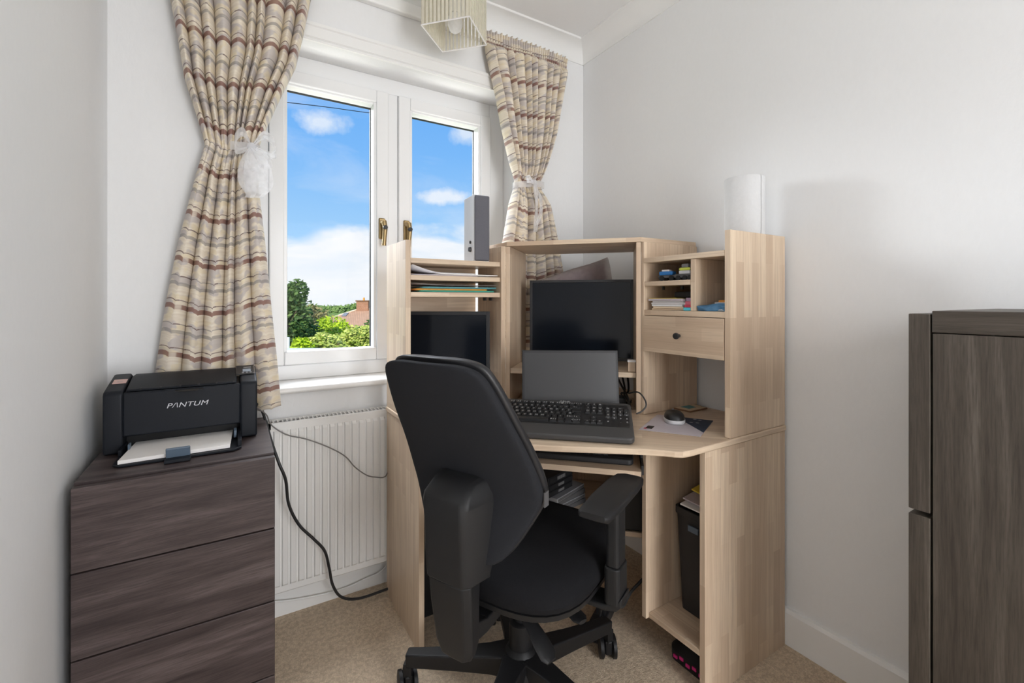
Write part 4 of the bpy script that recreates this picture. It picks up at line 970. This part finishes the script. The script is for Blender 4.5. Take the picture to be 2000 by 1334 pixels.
# waste bin on pedestal shelf
bn = thing('waste_bin', 'black tapered waste bin in the desk pedestal', 'bin', (1.193, .81, .1207))
def rr(w, d, r, z): return [(x, y, z) for x, y in rrect(w, d, r)]
MB().loft([rr(.196, .100, .012, .0008), rr(.212, .124, .014, .262), rr(.214, .126, .014, .270), rr(.220, .132, .015, .271), rr(.220, .132, .015, .289), rr(.207, .120, .013, .289), rr(.19, .096, .012, .01)]).build('bin_body', 'black_plastic', bn, local=True, smooth=True)
MB().box(-.1115, -.1075, -.016, .016, .236, .252).build('handle_slot', 'blue_grey', bn, local=True)
for k, (mt_, lb, dz_, dx_) in enumerate((('paper_white', 'white papers poking out of the waste bin', 0, 0), ('c_lilac', 'lilac envelope on the white papers in the waste bin', .012, .012), ('c_yellow', 'yellow folder topmost in the waste bin', .026, .05))):
    m2 = MB().obox((1.17 + dx_, .808, .432 + dz_), (.085, 0, .012), (0, .046, .002 * k), (0, 0, .0018)); tag(m2.build('paper_bundle', mt_), lb, 'paper', 'papers in the waste bin')
pb = thing('shopping_bag', 'folded dark bag with pink pattern on the carpet under the pedestal', 'bag', (1.10, .80, 0))
MB().loft([rr(.11, .12, .02, .001), rr(.115, .13, .03, .03), rr(.08, .09, .03, .05)]).build('bag_body', 'c_black', pb, local=True, smooth=True)
for k in range(5): MB().box(-.0595, -.0560, -.05 + k * .02, -.038 + k * .02, .012 + .006 * (k % 2), .020 + .006 * (k % 2)).build('pink_motif', 'c_magenta', pb, local=True)

# ------------------------------------------------------------------ office chair
th = math.radians(26)
oc_ = thing('office_chair', 'black swivel office chair with high padded back facing the desk', 'chair', (.605, .945, 0), th)
L = dict(local=True)
# backrest: (height, distance behind the centre, half width)
prof = [(.492, .222, .075), (.480, .225, .066)]
rowsB = [(.478, .226, .050), (.482, .224, .082), (.50, .220, .102), (.53, .212, .122), (.57, .204, .145), (.60, .200, .162), (.62, .203, .169), (.645, .212, .168), (.68, .228, .163), (.72, .248, .156), (.77, .278, .147), (.82, .303, .136), (.85, .319, .127), (.868, .328, .119), (.878, .333, .106), (.884, .336, .085), (.886, .337, .055)]
def bring(u_, b_, w, front, back, bulge, wk=1.0, n=22):
    out = []
    for i in range(n + 1):
        t_ = -1 + 2 * i / n; out.append((-b_ - .018 + back + .020 * t_ * t_ * abs(t_) * (w / .16), t_ * w * wk, u_))
    for i in range(n + 1):
        t_ = 1 - 2 * i / n; out.append((-b_ - .018 + front + .020 * t_ * t_ * (w / .16) + bulge * (1 - t_ ** 4), t_ * w * wk, u_))
    return out
MB().loft([bring(u_, b_, w, .020, 0, 0) for u_, b_, w in rowsB]).build('back_shell', 'back_fabric', oc_, smooth=True, subd=1, **L)
cush = [(u_ + (.008 if u_ > .6 else -.002), b_, w) for u_, b_, w in rowsB]
MB().loft([bring(u_, b_, w, .040, .024, .022 * min(1, (w / .1)), .985) for u_, b_, w in cush]).build('back_cushion', 'leather_black', oc_, smooth=True, subd=1, **L)
MB().obox((-.186, -.1705, .618), (.008, 0, 0), (0, .0012, 0), (0, 0, .014)).build('care_tag', 'c_darkgrey', oc_, label='small grey fabric tag', **L)
# spine housing behind the back
def sring(z, xr, wr, wf, xf): return [(xf, -wf, z), (xr + .012, -wr - .008, z), (xr, -wr + .004, z), (xr - .001, 0, z), (xr, wr - .004, z), (xr + .012, wr + .008, z), (xf, wf, z)]
MB().loft([sring(.452, -.286, .047, .066, -.222), sring(.50, -.290, .048, .070, -.214), sring(.56, -.292, .048, .072, -.198), sring(.605, -.296, .049, .074, -.195), sring(.618, -.293, .048, .073, -.200), sring(.640, -.268, .043, .068, -.208), sring(.650, -.240, .037, .060, -.218)]).build('lumbar_housing', 'chair_plastic', oc_, bevel=.004, seg=3, smooth=True, **L)
MB().loft([sring(.285, -.252, .018, .022, -.235), sring(.292, -.262, .030, .034, -.228), sring(.32, -.268, .038, .040, -.225), sring(.40, -.278, .044, .046, -.232), sring(.4515, -.283, .045, .050, -.235)]).build('spine_bar', 'chair_plastic', oc_, smooth=True, bevel=.003, seg=3, **L)
MB().loft([[(-.238, -.022, .300), (-.238, .022, .300), (-.238, .022, .345), (-.238, -.022, .345)], [(-.17, -.022, .295), (-.17, .022, .295), (-.17, .022, .325), (-.17, -.022, .325)], [(-.06, -.024, .312), (-.06, .024, .312), (-.06, .024, .336), (-.06, -.024, .336)]]).build('spine_arm', 'chair_plastic', oc_, bevel=.003, **L)
# seat
def se(w, d, z, cx=.015, e=.62, n=36): return [(cx + d * math.copysign(abs(math.cos(a)) ** e, math.cos(a)), w * math.copysign(abs(math.sin(a)) ** e, math.sin(a)), z) for a in [2 * PI * i / n for i in range(n)]]
MB().loft([se(.180, .180, .368), se(.205, .203, .372), se(.213, .211, .388), se(.210, .208, .405), se(.198, .196, .419), se(.165, .165, .426), se(.08, .08, .4275), se(.01, .01, .4277)]).build('seat_cushion', 'seat_fabric', oc_, smooth=True, **L)
MB().loft([se(.165, .165, .338), se(.192, .190, .347), se(.203, .201, .356), se(.205, .203, .368), se(.17, .17, .3685)]).build('seat_pan', 'chair_plastic', oc_, smooth=True, **L)
MB().prism(rrect(.22, .13, .02), .296, .338).build('tilt_mechanism', 'base_black', oc_, bevel=.004, **L)
MB().cyl((0, 0, .20), (0, 0, .297), .0155).build('gas_lift', 'base_black', oc_, smooth=True, **L)
MB().lathe([(.030, .12), (.029, .21), (.026, .213), (.017, .214)], (0, 0, 0), 28).build('column_cover', 'base_black', oc_, smooth=True, **L)
for nm, p0, p1, p2, w in (('tilt_lever', (-.085, -.030, .305), (-.095, -.085, .290), (-.115, -.145, .248), .021), ('height_lever', (.03, -.055, .315), (.0, -.115, .300), (-.030, -.178, .292), .018)):
    p0, p1, p2 = Vector(p0), Vector(p1), Vector(p2); d = (p2 - p0).normalized(); sv = Vector((-d.y, d.x, 0)).normalized(); nv = d.cross(sv).normalized()
    rg = []
    for p, k in ((p0, .5), (p0 + (p1 - p0) * .5, .45), (p1, .8), (p1 + (p2 - p1) * .5, 1.05), (p1 + (p2 - p1) * .85, 1.05), (p2, .6)): rg.append([p + sv * w * k * math.cos(a) + nv * .0055 * math.sin(a) for a in [2 * PI * i / 14 for i in range(14)]])
    MB().loft(rg).build(nm, 'chair_plastic', oc_, smooth=True, **L)
# arms
for s_ in (-1, 1):
    y = s_ * (.240 if s_ < 0 else .212); ax_ = 0 if s_ < 0 else .05
    rg = []
    for x, w, z, h in ((-.128, .026, .584, .012), (-.120, .033, .585, .018), (-.05, .037, .588, .022), (.05, .037, .588, .022), (.10, .033, .585, .020), (.125, .026, .578, .016), (.132, .016, .572, .010)):
        rg.append([(x + ax_, y + w * math.copysign(abs(math.cos(a)) ** .4, math.cos(a)), z - h / 2 + h / 2 * math.copysign(abs(math.sin(a)) ** .45, math.sin(a))) for a in [2 * PI * i / 24 for i in range(24)]])
    am = MB().loft(rg).build('armrest_pad', 'chair_plastic', oc_, smooth=True, label='right armrest pad' if s_ < 0 else 'left armrest pad', **L)
    MB().prism([(a - .0 + .01, b) for a, b in rrect(.052, .030, .009, cx=-.004, cy=y)], .425, .566).build('armrest_post', 'chair_plastic', oc_, bevel=.002, **L)
    MB().prism([(a + .01, b) for a, b in rrect(.060, .036, .011, cx=-.004, cy=y)], .345, .4245).build('armrest_sleeve', 'chair_plastic', oc_, bevel=.003, **L)
    MB().box(.022, .030, y - .012, y + .012, .49, .56).build('height_button', 'base_black', oc_, **L)
    rg = []
    for yy_, z0, z1, w in ((.262, .346, .366, .026), (.25, .334, .352, .028), (.225, .329, .343, .030), (.12, .329, .3375, .030)): rg.append([(-w + .006, s_ * yy_, z0), (w + .006, s_ * yy_, z0), (w + .006, s_ * yy_, z1), (-w + .006, s_ * yy_, z1)])
    MB().loft(rg).build('armrest_bracket', 'chair_plastic', oc_, bevel=.004, seg=3, smooth=True, **L)
# five star base with castors
RB = .285
MB().lathe([(.052, .088), (.055, .098), (.047, .125), (.034, .148), (.030, .152)], (0, 0, 0), 30).build('base_hub', 'base_black', oc_, smooth=True, **L)
for k in range(5):
    a = math.radians(-1 + 72 * k) - th; d = Vector((math.cos(a), math.sin(a), 0)); sv = Vector((-d.y, d.x, 0)); rg = []
    for r_, w, z0, z1 in ((.03, .034, .086, .142), (.08, .026, .086, .134), (.16, .020, .083, .124), (.24, .0165, .080, .117), (RB + .004, .015, .078, .114)):
        rg.append([d * r_ + sv * (w * c0) + Vector((0, 0, z0 if c1 < 0 else z1)) for c0, c1 in ((-.8, -1), (.8, -1), (1, 1), (-1, 1))])
    leg_ = MB().loft(rg).build('base_leg', 'base_black', oc_, bevel=.004, seg=3, smooth=True, **L)
    MB().box(-.010, .010, -.012, .012, .05, .082) and None
    e = d * RB; rot = math.radians(-31.5 + (0, 10, 22, -12, 6)[k]) - th; wd = Vector((math.cos(rot), math.sin(rot), 0)); ofs = Vector((-wd.y, wd.x, 0)) * .010
    cs = MB().obox((e.x, e.y, .068), tuple(d * .010), tuple(sv * .010), (0, 0, .018)).build('castor', 'base_black', oc_, **L)
    for sg in (-1, 1):
        c0 = e + ofs + wd * .011 * sg + Vector((0, 0, .0300)); c1 = e + ofs + wd * .024 * sg + Vector((0, 0, .0300))
        MB().tube([c0, c0 + (c1 - c0) * .2, c0 + (c1 - c0) * .85, c1], [.026, .0295, .0295, .022], 28).build('castor_wheel', 'base_black', cs, smooth=True, **L)
    MB().obox(tuple(e + ofs + Vector((0, 0, .038))), tuple(wd * .010), tuple(ofs.normalized() * .022), (0, 0, .020)).build('castor_hood', 'base_black', cs, bevel=.005, **L)

# ------------------------------------------------------------------ outdoors (metres, eye at height 1.15; scale=False below)
def ow(px, py, dist): return at(px, py, d=dist / S) * S
GZ = -4.2
gr = MB().box(-160, 260, YW * S + 1.5, 420, GZ - .3, GZ).build('floor_garden', 'lawn', scale=False); struct(gr, 'grass ground of the gardens outside', 'ground'); gr['kind'] = 'structure'
def foliage(mb, c, rx, ry_, rz_, n, leaf, seed):
    rnd = random.Random(seed); blobs = [(Vector((0, 0, 0)), 1.0)]
    for _ in range(16):
        v = Vector((rnd.gauss(0, 1), rnd.gauss(0, 1), rnd.gauss(0, 1))).normalized(); blobs.append((v * rnd.uniform(.45, .8), rnd.uniform(.28, .48)))
    for _ in range(n):
        b, r_ = rnd.choice(blobs[1:]) if rnd.random() < .85 else blobs[0]
        v = Vector((rnd.gauss(0, 1), rnd.gauss(0, 1), rnd.gauss(0, 1))).normalized()
        p = b + v * r_ * (rnd.random() ** .25); p = Vector((c.x + p.x * rx, c.y + p.y * ry_, c.z + p.z * rz_))
        a = Vector((rnd.gauss(0, 1), rnd.gauss(0, 1), rnd.gauss(0, .6))).normalized(); bb = a.orthogonal().normalized(); l = leaf * rnd.uniform(.6, 1.4)
        mb.add([p - a * l, p + bb * l * .55, p + a * l, p - bb * l * .55], [(0, 1, 2, 3)])
def tree(name, label, px, py, dist, rx, rz_, mt_, n, leaf, seed, cat='tree', group=None):
    c = ow(px, py, dist); t = thing(name, label, cat, (c.x / S, c.y / S, GZ / S), 0, group)
    m2 = MB(); foliage(m2, c, rx, rx, rz_, n, leaf, seed); cr = m2.build('foliage', mt_, t, scale=False)
    cr['kind'] = 'stuff'
    rnd = random.Random(seed); tr0 = MB().tube([(c.x, c.y, GZ), (c.x + .1, c.y, (GZ + c.z) / 2), (c.x, c.y + .05, c.z)], [max(.08, rx * .09), max(.06, rx * .07), .04], 8)
    for _ in range(5):
        e = Vector((rnd.uniform(-1, 1) * rx * .6, rnd.uniform(-1, 1) * rx * .6, rnd.uniform(0, .6) * rz_)); s0 = Vector((c.x, c.y, c.z - rz_ * .4)); tr0.tube([s0, c + e], [max(.04, rx * .04), .02], 6)
    tr0.build('trunk', 'bark', t, scale=False)
GT = 'trees and shrubs in the gardens'
tree('garden_tree', 'tall dark green tree at the left edge of the left window pane', 556, 620, 17, 1.0, 1.45, 'leaf_dark', 7000, .085, 11, group=GT)
tree('garden_tree', 'dark green tree below the tall one at the left of the pane', 580, 652, 18, .85, 1.15, 'leaf_dark', 6000, .085, 17, group=GT)
tree('garden_tree', 'brownish green tree between the dark trees and the house roof', 615, 636, 34, 1.5, 1.5, 'leaf_brown', 6000, .12, 12, group=GT)
tree('garden_shrub', 'round vivid green shrub in the middle of the garden view', 650, 664, 21, .98, 1.15, 'leaf_bright', 7000, .075, 13, 'shrub', GT)
tree('garden_shrub', 'yellow green bush right of the round shrub before the house', 702, 676, 18, 1.25, .85, 'leaf_yellow', 7000, .075, 14, 'shrub', GT)
tree('garden_shrub', 'pale yellow green bush below the round shrub', 632, 684, 15, .75, .55, 'leaf_yellow', 5000, .065, 15, 'shrub', GT)
tree('garden_shrub', 'light green bush low at the left near the dark tree', 590, 688, 14, .42, .42, 'leaf_bright', 3000, .06, 16, 'shrub', GT)
tree('garden_tree', 'green tree right of the house, by the window mullion', 748, 652, 30, 1.2, 1.4, 'leaf_dark', 4000, .11, 18, group=GT)
tree('garden_tree', 'dark tree to the left of the garden view, out beyond the curtain', 470, 640, 20, 1.9, 2.0, 'leaf_dark', 6000, .11, 19, group=GT)
tree('garden_tree', 'green tree beyond the right casement', 830, 650, 24, 2.2, 1.9, 'leaf_far', 6000, .12, 20, group=GT)
tree('garden_tree', 'green tree furthest right beyond the right casement', 930, 655, 28, 2.6, 2.0, 'leaf_dark', 6000, .12, 21, group=GT)
hg = MB(); rnd = random.Random(5)
hill = thing('woodland_hill', 'long wooded hill on the horizon behind the house', 'hill', (60 / S, 200 / S, GZ / S))
bm_pts = []
rows = []
for i in range(61):
    px = 300 + i * 14; row = []
    for d, k in ((120, 0), (150, .5), (190, 1), (230, .8)):
        topy = 606 - 9 * math.exp(-((px - 760) / 130) ** 2) + 2.0 * math.sin(px * .05) + rnd.uniform(-1, 1)
        q = ow(px, topy + (1 - k) * 16, d); row.append((q.x, q.y, q.z if k > 0 else GZ))
    rows.append(row)
MB().loft(rows, cap=False, closed=False).build('slope', 'lawn', hill, scale=False)
m2 = MB()
for i in range(150):
    px = 500 + i * 3.0 + rnd.uniform(-2, 2); d = rnd.uniform(150, 195)
    topy = 606 - 9 * math.exp(-((px - 760) / 130) ** 2) + 2.0 * math.sin(px * .05)
    foliage(m2, ow(px, topy + (195 - d) * .18, d), 2.6, 2.6, 2.0, 110, .55, i)
fo = m2.build('tree_canopy', 'leaf_far', hill, scale=False); fo['kind'] = 'stuff'
# house
H0 = ow(700, 606, 46); hs_ = thing('house', 'brick house with hipped orange tile roof and square chimney', 'house', (H0.x / S, H0.y / S, GZ / S), math.radians(-34))
def hb(): return MB()
ez = -1.45; rz0 = 1.15 - .95
A = dict(local=True, scale=False)
MB().box(-3.6, 4.6, -3.3, 4.0, 0, ez - GZ).build('wall', 'brick_red', hs_, grain=(1, 0, 0), **A)
e0_, e1_ = ez - GZ, rz0 - GZ
mm = MB(); mm.add([(-4.1, -3.8, e0_), (5.1, -3.8, e0_), (5.1, 4.5, e0_), (-4.1, 4.5, e0_), (-.1, .2, e1_), (1.1, .2, e1_)], [(0, 1, 5, 4), (1, 2, 5), (2, 3, 4, 5), (3, 0, 4), (0, 3, 2, 1)])
rf = mm.build('roof', 'roof_tile', hs_, grain=(1, 0, 0), **A)
MB().tube([(-.1, .2, e1_ + .03), (1.1, .2, e1_ + .03)], .10, 8).tube([(-.1, .2, e1_ + .02), (-4.1, -3.8, e0_ + .02)], .08, 8).tube([(1.1, .2, e1_ + .02), (5.1, -3.8, e0_ + .02)], .08, 8).build('ridge_tile', 'c_cream', rf, **A)
chm = MB().box(-.15, 1.05, -.15, .75, e1_ - .6, e1_ + .85).build('chimney', 'brick_red', rf, grain=(1, 0, 0), **A)
MB().box(-.22, 1.12, -.22, .82, e1_ + .80, e1_ + .92).build('chimney_cap', 'c_brown', rf, **A)
MB().cyl((.45, .3, e1_ + .9), (.45, .3, e1_ + 1.2), .11, .09, 12).build('chimney_pot', 'c_orange', rf, **A)
MB().box(-4.15, 5.15, -3.88, -3.76, e0_ - .12, e0_ + .02).build('gutter', 'gloss_white', hs_, **A)
for x in (-2.6, 1.6):
    w_ = MB().box(x, x + 1.6, -3.36, -3.28, e0_ - 1.5, e0_ - .25).build('window', 'gloss_white', hs_, **A); MB().box(x + .08, x + 1.52, -3.38, -3.35, e0_ - 1.42, e0_ - .33).build('window_glass', 'c_skyblue', w_, **A)
sl0 = Vector((-1.9, -2.05, e0_ + (e1_ - e0_) * .45))
MB().obox((-.9, -1.1, e0_ + (2.7 / 4.0) * (e1_ - e0_) + .05), (.22, 0, 0), (0, .35, .35 * (e1_ - e0_) / 4.0), (0, -.02, .04)).build('skylight', 'c_grey', rf, **A)
# neighbouring wall corner with a white downpipe and flat roof below the sill
nb = thing('neighbour_wall', 'narrow red brick wall corner with a white pipe at the left of the pane', 'wall', (*(ow(556, 660, 9).xy / S), GZ / S))
q = ow(552, 634, 9); MB().box(q.x - 1.2, q.x + .05, q.y, q.y + .3, GZ, q.z).build('brickwork', 'brick_red', nb, grain=(1, 0, 0), scale=False)
MB().cyl((q.x + .09, q.y - .02, GZ), (q.x + .09, q.y - .02, q.z - .25), .035, .035, 12).build('downpipe', 'gloss_white', nb, scale=False)
fr0 = thing('flat_roof', 'pale flat roof of an outbuilding just below the left pane', 'outbuilding', (*(ow(600, 700, 7).xy / S), GZ / S))
q0, q1, q2, q3 = ow(540, 693, 6.5), ow(652, 687, 6.9), ow(640, 683.5, 7.6), ow(545, 688, 7.6)
zz = q0.z - .02
MB().prism([tuple(q0.xy), tuple(q1.xy), tuple(q2.xy), tuple(q3.xy)], zz - .12, zz).build('roof_slab', 'c_light', fr0, scale=False)
cxx = (q0 + q1 + q2 + q3) / 4; MB().prism([tuple((cxx + (p - cxx) * .9).xy) for p in (q0, q1, q2, q3)], GZ, zz - .12).build('wall', 'brick_red', fr0, grain=(1, 0, 0), scale=False)
# overhead wire
pts = [ow(300, 172, 8), ow(560, 200, 11), ow(645, 210, 12), ow(728, 221, 13), ow(806, 226, 14), ow(860, 232, 15), ow(1050, 252, 20)]
tag(MB().tube(smoothpts(pts, 5), .010, 6).build('overhead_wire', 'cable_black', scale=False), 'thin black overhead wire crossing the sky outside', 'wire')
